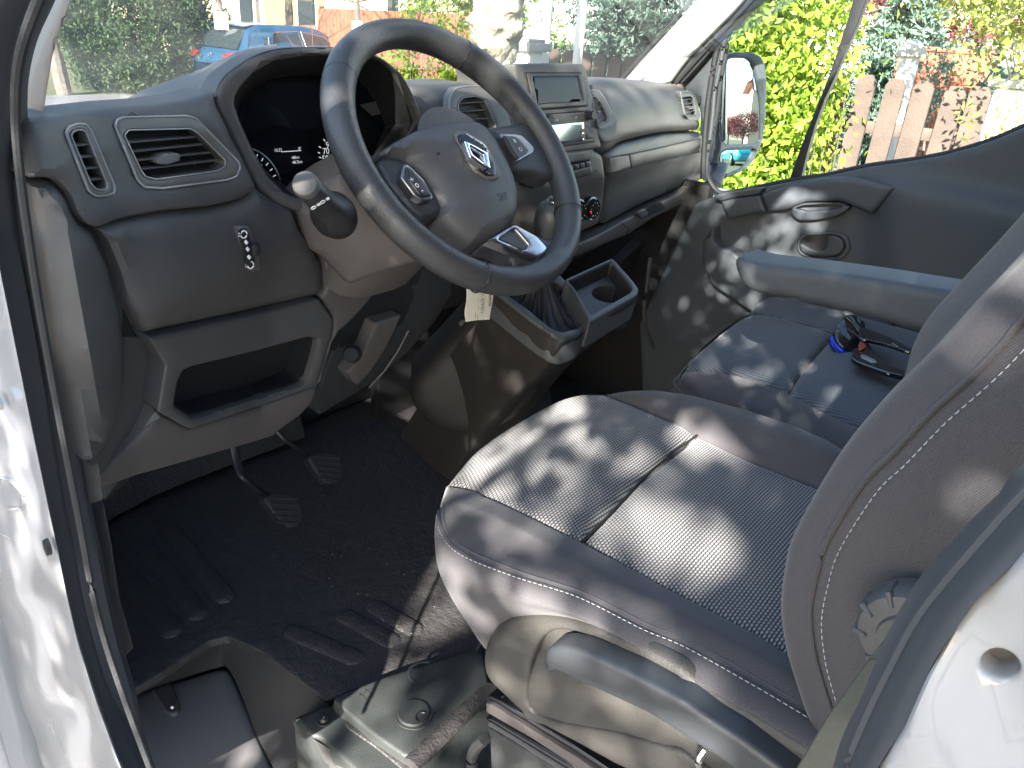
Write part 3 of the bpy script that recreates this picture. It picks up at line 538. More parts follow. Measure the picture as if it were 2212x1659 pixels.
def gauge(px, rad, a0, a1, labels, size, ticks, lab_r=.72, ring=True):
    c = gs2(*px); ux = np.array([1., 0, 0]); uz = np.array([0, .0995, .995]); out = []
    if ring:
        V, Fc = tube([c+(ux*cos(t)+uz*sin(t))*rad for t in np.linspace(a0-.25, a1+.25, 60)], .0012, 6); obj('gauge_ring', V, Fc, M['silver'], inst)
    P = []
    for t in np.linspace(a0, a1, ticks):
        d = ux*cos(t)+uz*sin(t); P.append(tube([c+d*rad*.86, c+d*rad*.94], .0006, 4))
    V, Fc = merge(P); obj('gauge_ticks', V, Fc, M['lume'], inst)
    n = len(labels); P = []
    for i, s in enumerate(labels):
        t = a0+(a1-a0)*i/(n-1); d = ux*cos(t)+uz*sin(t); P.append(text('', s, None, None, c+d*rad*lab_r, ux, uz, size, raw=True))
    V, Fc = merge(P); obj('gauge_numbers', V, Fc, M['lume'], inst, smooth=0)
    return c
gauge(q(1, (1500, 1190))[0], .062, radians(-60), radians(80), ['8', '7', '6', '5', '4'], .011, 15, .74)
# speedometer figures exactly where the photo shows them
P = [text('', s, None, None, gs2(*q(1, p)[0]), (1, 0, 0), (0, .1, 1), .0125, raw=True) for s, p in (('90', (2022, 890)), ('70', (2003, 928)), ('50', (1998, 973)), ('30', (2018, 1031)), ('10', (2052, 1083)))]
V, Fc = merge(P); obj('speed_numbers', V, Fc, M['lume'], inst, smooth=0)
P = [tube([gs2(*a), gs2(*b)], .0007, 4) for a, b in (Q1(1988, 855, 1998, 868), Q1(1960, 900, 1972, 908), Q1(1955, 936, 1966, 942), Q1(1962, 966, 1972, 970), Q1(1975, 1000, 1985, 1003), Q1(1992, 1034, 2002, 1038), Q1(2010, 1068, 2020, 1066), Q1(2030, 1100, 2042, 1096))]
V, Fc = merge(P); obj('speed_ticks', V, Fc, M['lume'], inst)
P = [text('', s, None, None, gs2(*q(1, p)[0]), (1, 0, 0), (0, .1, 1), sz, raw=True) for s, p, sz in (('15:22', (1710, 922), .006), ('8°', (1842, 912), .006), ('48km', (1815, 967), .006), ('48.7km', (1826, 995), .006))]+[tube([gs2(*p) for p in q(1, (1730, 933), (1850, 925))], .0005, 4)]
V, Fc = merge(P); obj('trip_display', V, Fc, M['lume'], inst, smooth=0)
V, Fc = tube([gs2(*p)+np.array([0, -.004, 0]) for p in q(1, (2200, 960), (2090, 1090))], [.0012, .0022], 6); obj('gauge_needle', V, Fc, M['red'], inst)

# centre: pod behind the wheel, vents, radio module
panel('centre_pod', dash, M['plastic'], q(2, (560, 525), (700, 522), (860, 512), (960, 515), (1080, 560), (1200, 640), (1260, 700), (1330, 900), (1300, 1000), (1000, 1000), (700, 900), (640, 750), (610, 640)), DASH(.0), (0, 1, 0), r=.02, depth=.06, corner=10)
v2O = q(2, (795, 720), (798, 600), (830, 545), (900, 530), (1000, 530), (1140, 640), (1230, 900), (1100, 950), (830, 900))
v2I = q(2, (845, 720), (852, 630), (880, 600), (960, 592), (1010, 610), (1080, 760), (1080, 850), (870, 850))
vent('air_vent', v2O, v2I, DASH(-.016), [tuple(q(2, (845, 688), (1040, 678))), tuple(q(2, (850, 640), (1020, 628))), tuple(q(2, (850, 738), (1060, 730)))])
radS = PL((.2, .872, 1.58), (-.06, -1, .14))
rad = thing('radio_unit', 'grey raised radio console with small dark screen and knobs at the dashboard centre', 'car radio', radS(1200, 240))
radO = q(2, (1195, 390), (1400, 387), (1615, 392), (1640, 408), (1700, 680), (1735, 895), (1728, 912), (1690, 918), (1450, 948), (1360, 960), (1290, 800), (1225, 600))
rdir = (-.02, 1, -.12)
panel('radio_housing', rad, M['plastic2'], radO, radS, rdir, r=.006, depth=.13, corner=7)
up = np.array([0, -.004, .0005])
sb = panel('screen_bezel', rad, M['plastic2'], q(2, (1265, 450), (1595, 450), (1605, 460), (1636, 650), (1312, 674)), lambda x, y: radS(x, y)+up, rdir, r=.003, depth=.006, corner=3, holes=[q(2, (1297, 472), (1575, 468), (1606, 622), (1330, 642))], hr=.002, hdepth=.006, hcorner=3)
V, Fc = panel('x', None, None, q(2, (1290, 468), (1580, 465), (1612, 626), (1325, 648)), lambda x, y: radS(x, y)+up*.5, rdir, r=.0005, depth=.002, corner=2, raw=True); obj('screen', V, Fc, M['screen'], sb)
P = [stroke(q(2, *pts), lambda x, y: radS(x, y)+up*.25, .0016) for pts in ([(1262, 448), (1600, 448), (1640, 652), (1308, 678), (1262, 448)], [(1318, 706), (1642, 680), (1682, 872), (1440, 905), (1390, 880)])]
V, Fc = merge(P); obj('panel_gap', V, Fc, M['deep'], rad)
ru = panel('radio_face', rad, M['plastic2'], q(2, (1326, 710), (1638, 686), (1676, 868), (1440, 900), (1400, 860)), lambda x, y: radS(x, y)+up*.7, rdir, r=.002, depth=.006, corner=3)
rn = np.array([-.06, -1, .14]); rn = rn/np.linalg.norm(rn)
for c_ in ((1362, 735), (1627, 710)):
    c = radS(*q(2, c_)[0])+up*1.5; V, Fc = merge([cyl(c, c+rn*.004, .011, .011, 28), cyl(c+rn*.004, c+rn*.017, .0085, .0078, 28)]); obj('radio_knob', V, Fc, M['black'], rad)
V, Fc = panel('x', None, None, q(2, (1405, 770), (1612, 748), (1612, 865), (1440, 890)), lambda x, y: radS(x, y)+up*1.0, rdir, r=.0006, depth=.002, corner=3, raw=True); obj('radio_display', V, Fc, M['chrome'], rad)
bt = [((1375, 778), (1400, 775), (1408, 805), (1383, 808)), ((1385, 815), (1410, 812), (1418, 842), (1395, 845)), ((1400, 850), (1428, 846), (1434, 878), (1408, 882)), ((1590, 790), (1612, 788), (1616, 814), (1596, 816)), ((1616, 787), (1636, 785), (1640, 811), (1621, 813)), ((1638, 784), (1655, 782), (1660, 808), (1643, 810)), ((1595, 822), (1618, 820), (1622, 850), (1600, 853)), ((1618, 752), (1640, 750), (1644, 778), (1622, 780)), ((1625, 822), (1662, 818), (1668, 850), (1630, 854))]
for i, b_ in enumerate(bt):
    V, Fc = panel('x', None, None, q(2, *b_), lambda x, y: radS(x, y)+up*1.3, rdir, r=.0008, depth=.004, corner=1, raw=True); obj('radio_button', V, Fc, M['black'] if i == 8 else M['plastic'], rad)
V, Fc = merge([text('', 'On/Off', None, None, radS(*q(2, (1435, 740))[0])+up*1.2, (1, 0, 0), (0, .14, 1), .006, raw=True), text('', 'BT', None, None, radS(*q(2, (1562, 722))[0])+up*1.2, (1, 0, 0), (0, .14, 1), .006, raw=True)]); obj('radio_print', V, Fc, M['white'], rad, smooth=0)
# passenger side of the dash
panel('passenger_pod', dash, M['plastic2'], [(1268, 176), (1300, 173), (1400, 176), (1470, 184), (1502, 200)]+q(3, (215, 650), (245, 770), (232, 805), (0, 820))+q(2, (1990, 845), (1860, 880), (1800, 930), (1750, 955), (1690, 940), (1650, 700)), DASH(-.0), (0, 1, 0), r=.02, depth=.07, corner=8, crown=lambda x, y, d: .012*min(1, d/.07))
v3O = q(2, (1655, 520), (1720, 520), (1770, 580), (1838, 740), (1828, 830), (1790, 878), (1735, 885), (1700, 800))
v3I = q(2, (1672, 590), (1700, 592), (1735, 640), (1772, 728), (1762, 748), (1722, 758), (1705, 740))
v3M = q(2, (1662, 552), (1715, 556), (1755, 610), (1803, 720), (1798, 765), (1745, 790), (1715, 785))
panel('vent_ring', dash, M['plastic'], v3O, DASH(-.030), (0, 1, 0), r=.004, depth=.02, corner=5)
vent('air_vent', v3M, v3I, DASH(-.036), [tuple(q(2, (1676, 632), (1725, 626))), tuple(q(2, (1686, 662), (1742, 656))), tuple(q(2, (1696, 695), (1755, 688))), tuple(q(2, (1706, 728), (1766, 720)))], tab=q(2, (1690, 680), (1715, 676), (1722, 690), (1700, 696)), dep=.02)
v4O = q(3, (100, 562), (165, 562), (188, 585), (228, 715), (215, 735), (155, 738), (130, 700)); v4I = q(3, (106, 595), (165, 590), (178, 605), (200, 705), (128, 712), (112, 650))
vent('air_vent', v4O, v4I, DASH(-.016), [tuple(q(3, (110, 614), (172, 608))), tuple(q(3, (114, 640), (182, 634))), tuple(q(3, (120, 665), (190, 658))), tuple(q(3, (124, 690), (196, 683)))], tab=q(3, (145, 655), (175, 650), (178, 668), (150, 672)), dep=.015)
gbO = [(1300, 338), (1345, 311), (1434, 290), (1516, 285)]+q(3, (258, 880), (262, 990), (235, 1110), (0, 1185))+q(2, (2212, 1160), (2010, 1240), (1860, 1318), (1745, 1385), (1742, 1240), (1762, 1100), (1745, 955))
panel('glovebox', dash, M['plastic2'], gbO, DASH(.004), (0, 1, 0), r=.01, depth=.05, corner=8, crown=lambda x, y, d: .008*min(1, d/.05))
sl_ = q(2, (1777, 972), (1900, 952))+q(3, (225, 853), (228, 933))+q(2, (1914, 1035), (1785, 1065))
panel('glovebox_slot', dash, M['plastic2'], [sl_[0], sl_[1], sl_[4], sl_[5]], DASH(-.008), (0, 1, 0), r=.002, depth=.01, corner=2)
panel('glovebox_slot', dash, M['plastic2'], [tuple(np.array(sl_[1])+(1, 0)), sl_[2], sl_[3], tuple(np.array(sl_[4])+(1, 0))], DASH(-.008), (0, 1, 0), r=.002, depth=.01, corner=2)
P = [stroke(pts, DASH(-.0075), .0018) for pts in ([sl_[0], sl_[2], sl_[3], sl_[5], sl_[0]], [sl_[1], sl_[4]])]
V, Fc = merge(P); obj('panel_gap', V, Fc, M['deep'], dash)
lt = q(2, (1590, 1500), (1720, 1440), (1850, 1368), (2010, 1285), (2212, 1190))+q(3, (140, 1148), (205, 1118), (235, 1170), (225, 1215), (195, 1230), (0, 1310))+q(2, (2212, 1260), (2050, 1340), (1900, 1440), (1750, 1500), (1580, 1580))
panel('lower_shelf', dash, M['plastic2'], lt, DASH(-.02), (0, 1, -.2), r=.006, depth=.06, corner=6)
P = [stroke(q(2, (1850, 1366), (1895, 1400), (1880, 1460)), DASH(-.0215), .0014), stroke(q(3, (160, 1140), (190, 1190), (196, 1225)), DASH(-.0215), .0014)]; V, Fc = merge(P); obj('panel_gap', V, Fc, M['deep'], dash)
panel('shelf_slot', dash, M['deep'], q(2, (1945, 1305), (2095, 1238), (2125, 1278), (1975, 1346)), DASH(-.0225), (0, 1, 0), r=.0008, depth=.004, corner=2)
panel('latch_button', dash, M['plastic2'], q(2, (1948, 1306), (2000, 1284), (2022, 1318), (1975, 1343)), DASH(-.026), (0, 1, 0), r=.001, depth=.005, corner=2)
panel('lower_dash_face', dash, M['dark'], lt[-5:][::-1]+[(1230, 680), (1400, 600), (1480, 480), (1530, 430)], DASH(.05), (0, 1, 0), r=.01, depth=.03, corner=6)
# centre stack
panel('centre_stack', dash, M['plastic2'], q(2, (1180, 960), (1450, 962), (1690, 925), (1742, 955), (1762, 1100), (1742, 1290), (1715, 1380), (1590, 1435), (1600, 1500), (1400, 1560), (1250, 1400), (1150, 1200)), DASH(-.012), (0, 1, 0), r=.008, depth=.05, corner=8)
panel('stack_lip', dash, M['plastic'], q(2, (1455, 950), (1690, 918), (1672, 985), (1480, 1015)), DASH(-.03), (0, 1, 0), r=.004, depth=.03, corner=3)
for i in range(5):
    x0 = 1490+i*35; y0 = 1028-i*8
    panel('switch', dash, M['black'], q(2, (x0, y0), (x0+32, y0-7), (x0+38, y0+28), (x0+6, y0+36)), DASH(-.034), (0, 1, 0), r=.002, depth=.02, corner=1)
panel('switch_tray', dash, M['black'], q(2, (1480, 1068), (1668, 1020), (1676, 1052), (1672, 1072), (1560, 1100), (1480, 1120)), DASH(-.016), (0, 1, 0), r=.002, depth=.006, corner=4)
panel('switch_tray', dash, M['black'], q(2, (1240, 1065), (1310, 1052), (1345, 1070), (1360, 1110), (1395, 1130), (1310, 1162), (1270, 1150), (1250, 1110)), DASH(-.03), (0, 1, 0), r=.004, depth=.02, corner=4)
for c_ in ((1638, 1275), (1556, 1290)):
    c = DASH(-.014)(*q(2, c_)[0]); kn = obj('climate_knob', *merge([cyl(c, c+np.array([0, -.012, 0]), .027, .026, 40), cyl(c+np.array([0, -.012, 0]), c+np.array([0, -.022, 0]), .022, .0205, 40)]), M['piano'], dash)
    V, Fc = tube([c+np.array([cos(t)*.0235, -.0135, sin(t)*.0235]) for t in np.linspace(0, 2*pi, 40)[:-1]], .0014, 6, closed=True); obj('knob_ring', V, Fc, M['silver'], kn)
    V, Fc = merge([rbox(c+np.array([cos(t)*.0145, -.0223, sin(t)*.0145]), (.002, .0006, .002), .0003) for t in np.linspace(.4, 5.6, 9)]); obj('knob_marks', V, Fc, M['white'], kn)
    V, Fc = rbox(c+np.array([-.016, -.0225, -.003]), (.005, .0006, .002), .0003); obj('knob_pointer', V, Fc, M['red'], kn)

# ------------------------------------------------------------------ steering column and wheel
col_ = thing('steering_column', 'grey steering column shroud behind the steering wheel, joined to the dashboard', 'steering column', WC-WN*.2)
def colsec(s, wx, wt, wb, cx=0):
    c = WC-WN*s+np.array([cx, 0, 0]); out = []
    for i in range(24):
        t = 2*pi*i/24; a, b = cos(t), sin(t); n = 3.2; rr = (abs(a)**n+abs(b)**n)**(-1/n)
        out.append(c+WX*a*rr*wx+WY*(b*rr*(wt if b > 0 else wb)))
    return out
V, Fc = grid([colsec(.05, .05, .035, .04), colsec(.07, .06, .045, .05), colsec(.12, .08, .05, .06), colsec(.2, .09, .05, .065), colsec(.28, .095, .05, .07)], closed_u=True); n0 = 24; Fc.append(tuple(range(24))); obj('column_shroud', V, Fc, M['warm'], col_, smooth=40)
V, Fc = cyl(WC-WN*.3, WC-WN*.0, .03, .03, 24); obj('column_tube', V, Fc, M['black'], col_)
cover = panel('shroud_lower', col_, M['warm'], q(1, (1860, 1255), (1990, 1150), (2140, 1075))+q(2, (120, 1080), (260, 1190), (480, 1400), (700, 1560), (760, 1600))+q(5, (640, 143), (420, 205), (200, 288), (165, 280), (20, 120))+q(1, (1900, 1545), (1855, 1440), (1820, 1300)), PL(WC-WN*.1+np.array([-.09, 0, -.02]), (-.55, -.55, -.25)), (.3, .8, .3), r=.012, depth=.05, corner=10, crown=lambda x, y, d: .014*min(1, d/.05))
st = thing('indicator_stalk', 'chunky black indicator stalk with a pale round end, left of the steering wheel', 'stalk', AT(730, 460, .95))
sa = AT(*q(1, (2060, 1330))[0], .93); sb_ = AT(*q(1, (1885, 1140))[0], .84); dd = sb_-sa
V, Fc = cyl(sa, sb_, .03, .02, 32, rings=[(-.22, .016), (-.15, .0225), (0, .0255), (.16, .0245), (.32, .019), (.5, .0152), (.75, .0140), (.93, .0134), (.96, .012)]); obj('stalk_arm', V, Fc, M['black'], st)
V, Fc = cyl(sa+dd*.96, sb_+dd*.08, .0185, .0172, 32, rings=[(0, .0122), (.15, .0138), (.7, .0138), (.92, .0126), (1, .0105)]); obj('stalk_end', V, Fc, M['plastic'], st)
ud = dd/np.linalg.norm(dd); side = np.cross(ud, CD); side /= np.linalg.norm(side); fr_ = -CD+ud*(CD@ud); fr_ /= np.linalg.norm(fr_)
P = []
for k, off in ((0, .010), (1, -.004)):
    c = sa+dd*.80+side*off*.8+fr_*.0146; P.append(tube([c+(ud*cos(t)+side*sin(t))*.0028 for t in np.linspace(0, 2*pi, 10)[:-1]], .0006, 4, closed=True)); P += [tube([c-side*.0045+ud*d_, c-side*.008+ud*d_], .0005, 4) for d_ in (-.002, 0, .002)]
V, Fc = merge(P); obj('stalk_symbols', V, Fc, M['white'], st)
V, Fc = cyl(WC-WN*.12+WX*.05+WY*.0, WC-WN*.12+WX*.19+WY*.02, .018, .010, 20, rings=[(0, .018), (.5, .011), (.8, .013), (1, .012)]); 

wh = thing('steering_wheel', 'black leather three spoke steering wheel with a diamond badge and silver lower spoke trim', 'steering wheel', WC)
RR = .1885; nseg = 120; rows = []
for i in range(nseg):
    t = 2*pi*i/nseg; d = WX*cos(t)+WY*sin(t)
    ang = math.degrees(t) % 360; grip = 1+.10*math.exp(-((ang-40)/26)**2)+.10*math.exp(-((ang-140)/26)**2)
    a, b = .0188*grip, .0205*grip; rad_ = RR
    c = WC+d*rad_; rows.append([c+d*cos(p)*a+WN*sin(p)*b for p in np.linspace(0, 2*pi, 20)[:-1]])
rows.append(rows[0]); V, Fc = grid(rows, closed_u=True); obj('rim', V, Fc, M['leather'], wh, smooth=60)
# leather seams across the rim where the photo shows them
for px in (q(2, (110, 470))[0], q(2, (870, 345))[0], q(2, (1500, 1290))[0], q(2, (970, 1620))[0]):
    P0 = WH(0)(*px)-WC; t = atan2(P0@WY, P0@WX); d = WX*cos(t)+WY*sin(t); c = WC+d*RR
    V, Fc = tube([c+d*cos(p)*.0202+WN*sin(p)*.0220 for p in np.linspace(0, 2*pi, 28)[:-1]], .0009, 5, closed=True); obj('rim_seam', V, Fc, M['black'], wh)
mn = tuple(-WN)
hubc = np.array(q(2, (800, 1100))[0])
panel('spoke', wh, M['leather'], q(2, (355, 985), (385, 945), (450, 938), (560, 970), (720, 1080), (790, 1230), (770, 1300), (700, 1330), (640, 1335), (560, 1270), (430, 1120)), WH(.0), mn, r=.008, depth=.02, corner=8)
panel('spoke', wh, M['leather'], q(2, (1030, 780), (1140, 760), (1280, 745), (1400, 870), (1480, 1030), (1440, 1090), (1380, 1085), (1300, 1055), (1200, 1045), (1120, 980)), WH(.002), mn, r=.008, depth=.02, corner=8)
panel('spoke', wh, M['leather'], q(2, (1000, 1470), (1190, 1370), (1330, 1440), (1430, 1462), (1560, 1440), (1560, 1540), (1440, 1640), (1300, 1680), (1200, 1640), (1190, 1590), (1100, 1530), (1000, 1510)), WH(.0), mn, r=.008, depth=.02, corner=10)
V, Fc = cyl(WC-WN*.05, WC+WN*.0, .07, .075, 40); obj('hub', V, Fc, M['black'], wh)
ab = panel('airbag_cover', wh, M['plastic'], q(2, (375, 945), (382, 915), (450, 860), (600, 780), (750, 738), (900, 722), (985, 728), (1045, 765), (1105, 850), (1170, 970), (1215, 1070), (1240, 1180), (1237, 1290), (1205, 1355), (1110, 1435), (1010, 1478), (950, 1483), (860, 1410), (765, 1315), (775, 1255), (740, 1180), (680, 1080), (600, 1000), (540, 955), (460, 930), (400, 940)), WH(.012), mn, r=.016, depth=.035, corner=6, step=7, crown=lambda x, y, d: .018*(1-math.exp(-d/.03)))
def AB(h): return WH(.004+h)
lozO = q(2, (838, 812), (855, 795), (905, 800), (1010, 860), (1035, 885), (1112, 1040), (1112, 1085), (1080, 1103), (1040, 1098), (975, 1060), (950, 1035), (850, 850))
bd = panel('badge_frame', ab, M['plastic2'], lozO, AB(.026), mn, r=.004, depth=.006, corner=3)
lozI = q(2, (850, 825), (900, 815), (1005, 875), (1025, 895), (1085, 1030), (1078, 1075), (1035, 1080), (980, 1045), (960, 1020), (862, 860))
V, Fc = panel('x', None, None, lozI, AB(.0275), mn, r=.001, depth=.003, corner=3, raw=True); obj('badge_ground', V, Fc, M['piano'], bd)
# the diamond of two folded chrome bands
dl = q(2, (890, 862), (940, 882), (1036, 936), (1052, 1028), (1022, 1034), (925, 962)); dIn = q(2, (920, 897), (948, 910), (1006, 946), (1016, 992), (1004, 994), (944, 946))
V, Fc = panel('x', None, None, dl, AB(.0345), mn, r=.0022, depth=.007, corner=1, holes=[dIn], hr=.002, hdepth=.006, hcorner=1, raw=True); obj('badge_diamond', V, Fc, M['chrome'], bd)
tx = WH(.0325); c = tx(*q(2, (1122, 1203))[0]); dx = tx(*q(2, (1150, 1195))[0])-tx(*q(2, (1095, 1207))[0]); V, Fc = merge([text('', 'SRP', None, None, c, dx, WY, .0125, raw=True), text('', 'AIRBAG', None, None, tx(*q(2, (1125, 1226))[0]), dx, WY, .0048, raw=True)]); obj('srp_lettering', V, Fc, M['deep'], ab, smooth=0)
for p0, p1 in (((715, 945), (738, 935)), ((1070, 820), (1095, 826))):
    P = [tube([tx(*a), tx(*b)], .0007, 4) for a, b in ((q(2, p0)[0], q(2, p1)[0]), (q(2, (p0[0]+8, p0[1]+8))[0], q(2, (p1[0]-3, p1[1]+10))[0]))]; V, Fc = merge(P); obj('horn_symbol', V, Fc, M['deep'], ab)
def swp(name, out, inn, txts):
    b = panel(name, wh, M['softsilver'], out, WH(.012), mn, r=.002, depth=.012, corner=4)
    V, Fc = panel('x', None, None, inn, WH(.0155), mn, r=.002, depth=.006, corner=4, raw=True); obj('button_pad', V, Fc, M['black'], b)
    P = [text('', s, None, None, WH(.0162)(*q(2, p)[0]), dx, WY, sz, raw=True) for s, p, sz in txts]; V, Fc = merge(P); obj('button_print', V, Fc, M['white'], b, smooth=0)
swp('wheel_switch', q(2, (497, 1085), (515, 1005), (545, 1010), (640, 1100), (698, 1205), (690, 1225), (630, 1230), (580, 1195)), q(2, (528, 1025), (550, 1020), (640, 1110), (690, 1200), (640, 1205), (610, 1190), (540, 1090)), (('+', (563, 1103), .012), ('O', (595, 1140), .008), ('-', (628, 1173), .012)))
swp('wheel_switch', q(2, (1110, 818), (1200, 820), (1245, 830), (1318, 905), (1312, 935), (1215, 990), (1180, 950)), q(2, (1125, 830), (1200, 835), (1225, 850), (1285, 920), (1280, 935), (1215, 975), (1185, 940)), (('R', (1197, 866), .009), ('O', (1232, 918), .009)))
tr = q(2, (1042, 1466), (1060, 1458), (1190, 1378), (1215, 1382), (1340, 1450), (1398, 1515), (1395, 1535), (1370, 1560), (1330, 1578), (1290, 1568))
tri = q(2, (1095, 1468), (1180, 1405), (1200, 1402), (1285, 1500), (1275, 1528), (1240, 1535))
tp = panel('spoke_trim', wh, M['silver'], tr, WH(.014), mn, r=.003, depth=.014, corner=4, holes=[tri], hr=.002, hdepth=.008, hcorner=3)
V, Fc = panel('x', None, None, tri, WH(.010), mn, r=.001, depth=.004, corner=2, raw=True); obj('trim_recess', V, Fc, M['leather'], tp)

tag = thing('paper_tag', 'small cream paper label with printed number hanging below the steering wheel', 'paper tag', PY(.72)(1034, 650))
TS = PY(.72)
panel('tag_sheet', tag, M['paper'], q(5, (893, 262), (1057, 312), (1052, 492), (980, 496), (905, 506), (895, 440)), TS, (0, 1, 0), r=.0002, depth=.0004, corner=1, crown=lambda x, y, d: .003*sin((y-600)*.05))
tu = TS(*q(5, (1028, 320))[0])-TS(*q(5, (1028, 380))[0]); tr_ = TS(*q(5, (940, 400))[0])-TS(*q(5, (900, 402))[0])
def tt(s, p, sz): return text('', s, None, None, TS(*q(5, p)[0])+np.array([0, -.005, 0]), tu, -tr_, sz, raw=True)
V, Fc = merge([tt('806011', (1028, 352), .0095), tt('o Coll  Chief', (938, 478), .0036), tt('00 / 2022', (952, 480), .0036), tt('Unit', (985, 482), .0034), tt('Masse  11.  8i', (957, 392), .0034), tt('ENCH', (944, 310), .0034), tt('Par', (974, 318), .0034)]); obj('tag_print', V, Fc, M['ink'], tag, smooth=0)
V, Fc = merge([tt('0869', (982, 398), .0125), tt('2', (984, 335), .010)]); obj('tag_handwriting', V, Fc, M['pencil'], tag, smooth=0)
V, Fc = tube(catmull([TS(*q(5, (960, 285))[0]), TS(*q(5, (962, 240))[0])+np.array([0, .02, .01]), WC-WN*.07+np.array([.06, 0, -.05])], 5), .0012, 6); obj('tag_string', V, Fc, M['black'], tag)
# trims under the dash, pedals
panel('lower_end_trim', dash, M['warm'], q(5, (30, 100), (200, 292), (332, 347), (235, 460), (105, 590), (60, 700), (10, 870), (-40, 960))+q(4, (1850, 1085), (1955, 905), (1990, 800), (2056, 570), (2060, 490), (1975, 360), (2018, 300), (2015, 180)), DASH(.006), (0, 1, .1), r=.006, depth=.04, corner=6)
panel('under_column_trim', dash, M['dark'], q(5, (330, 330), (640, 150), (860, 240), (830, 330), (700, 520), (540, 700), (300, 900), (0, 1080), (-60, 960), (10, 870), (110, 590), (240, 460)), DASH(.05), (0, 1, .1), r=.006, depth=.04, corner=6)
panel('cable_cover', dash, M['warm'], q(5, (345, 512), (508, 462), (455, 580), (400, 690), (320, 810), (235, 898), (172, 820), (270, 700)), DASH(.02), (0, 1, .1), r=.005, depth=.03, corner=4)
V, Fc = merge([stroke(q(5, (545, 555), (480, 680), (400, 800), (300, 908)), DASH(.04), .004)]); obj('trim_edge', V, Fc, M['warm'], dash)
V, Fc = cyl(DASH(.015)(*q(5, (200, 700))[0]), DASH(-.01)(*q(5, (190, 705))[0]), .016, .012, 16); obj('under_dash_plug', V, Fc, M['deep'], dash)
for c_ in ((880, 505), (590, 848)):
    c = PL((.0, .86, 1.1), (-.8, -.6, 0))(*q(5, c_)[0]); V, Fc = cyl(c, c+np.array([-.006, -.005, 0]), .010, .008, 16); obj('trim_clip', V, Fc, M['black'], dash)
def pedal(label, pad, armpts, y):
    t = thing('pedal', label, 'pedal', PY(y)(*pad[0])); s = PL(PY(y)(*pad[0]), (0, -1, .7))
    pdl = panel('pedal_pad', t, M['rubber'], pad, s, (0, 1, -.7), r=.004, depth=.015, corner=9)
    P = np.array(pad); mn_, mx_ = P.min(0), P.max(0)
    for k in range(5):
        yy = mn_[1]+(mx_[1]-mn_[1])*(k+1)/6; A_ = (mn_[0]+(mx_[0]-mn_[0])*(.16+.04*k), yy-3); B_ = (mx_[0]-(mx_[0]-mn_[0])*.16, yy+2); V, Fc = tube([s(*A_), s(*B_)], .0025, 6); obj('pad_ridge', V, Fc, M['rubber'], pdl)
    A = [PY(y+.03)(*armpts[-1])]+[PY(y+.04+.02*i)(*p) for i, p in enumerate(armpts[::-1][1:])]
    V, Fc = tube(catmull(A, 5), .009, 8, flat=.6); obj('pedal_arm', V, Fc, M['black'], t)
pedal('worn rubber clutch pedal, the nearer and lower of the two pedals', [(566, 1076), (592, 1064), (630, 1070), (652, 1092), (658, 1118), (648, 1136), (626, 1143), (600, 1120)], [(500, 940), (512, 1000), (535, 1040), (600, 1085)], 1.10)
pedal('dark rubber brake pedal, the farther and higher of the two pedals', [(664, 988), (690, 976), (722, 978), (742, 998), (746, 1022), (732, 1040), (708, 1047), (684, 1022)], [(600, 930), (630, 960), (700, 1000)], 1.16)
V, Fc = tube(catmull([PY(1.13)(*p) for p in q(4, (1310, 1580), (1400, 1608), (1500, 1612))], 6), .003, 6); 

# centre console: gear lever, boot, cup tray
cons = thing('centre_console', 'black plastic centre console with gear gaiter surround and cup tray below the dashboard', 'console', (0, .8, .7))
GP = PL((-.02, .70, 1.255), (0, -.42, 1)); ddn = (0, .15, -1)
gO = q(5, (1060, 290), (1200, 180), (1400, 190), (1475, 203), (1545, 280), (1642, 465), (1652, 505), (1610, 556), (1560, 582), (1500, 596), (1440, 578), (1300, 480), (1130, 347))
gI = q(5, (1150, 330), (1240, 250), (1400, 230), (1440, 240), (1490, 265), (1570, 380), (1625, 475), (1605, 530), (1545, 548), (1460, 562), (1400, 525), (1290, 430))
panel('gaiter_surround', cons, M['blue_grey'], gO, GP, ddn, r=.006, depth=.05, corner=8, holes=[gI], hr=.003, hdepth=.008, hcorner=8)
liner(GP, gI, ddn, .004, .035, M['black'], cons, 'gaiter_well')
gap = np.array(q(5, (1395, 330))[0]); ring_ = dens(roundc(gI, 8), 8); rows = []
for k in range(8):
    t = k/7; r_ = []
    for i, p in enumerate(ring_):
        B_ = GP(*p)+np.array([0, .005, -.02]); T_ = GP(*gap)+np.array([.0, .02, .07]); Pp = B_*(1-t)+T_*t+np.array([0, 0, -.035])*sin(pi*t)*(1+.2*sin(i*.9))
        Pp = T_+(Pp-T_)*(1+.05*sin(i*.8+k)*t*(1-t)*4); m_ = T_+(B_-T_)/np.linalg.norm(B_-T_)*.012; r_.append(Pp*(1-t**4)+m_*t**4)
    rows.append(r_)
V, Fc = grid(rows, closed_u=True); obj('gaiter', V, Fc, M['gaiter'], cons, smooth=50)
cO = q(5, (1500, 240), (1795, 106), (1832, 142), (1925, 248), (1962, 300), (1952, 335), (1655, 503), (1640, 465), (1545, 282)); cI = q(5, (1520, 246), (1792, 122), (1905, 262), (1922, 300), (1905, 322), (1662, 462), (1560, 285))
CP = PL((.10, .72, 1.285), (0, -.42, 1))
ct = panel('cup_tray', cons, M['blue_grey'], cO, CP, ddn, r=.004, depth=.05, corner=6, holes=[cI], hr=.003, hdepth=.008, hcorner=6)
liner(CP, cI, ddn, .004, .05, M['black'], ct, 'tray_liner')
cf = [tuple(proj(CP(*p)+np.array([0, .005, -.035]))) for p in cI]; CF = PL((.10, .72, 1.250), (0, -.42, 1)); hc = np.array(q(5, (1780, 330))[0])
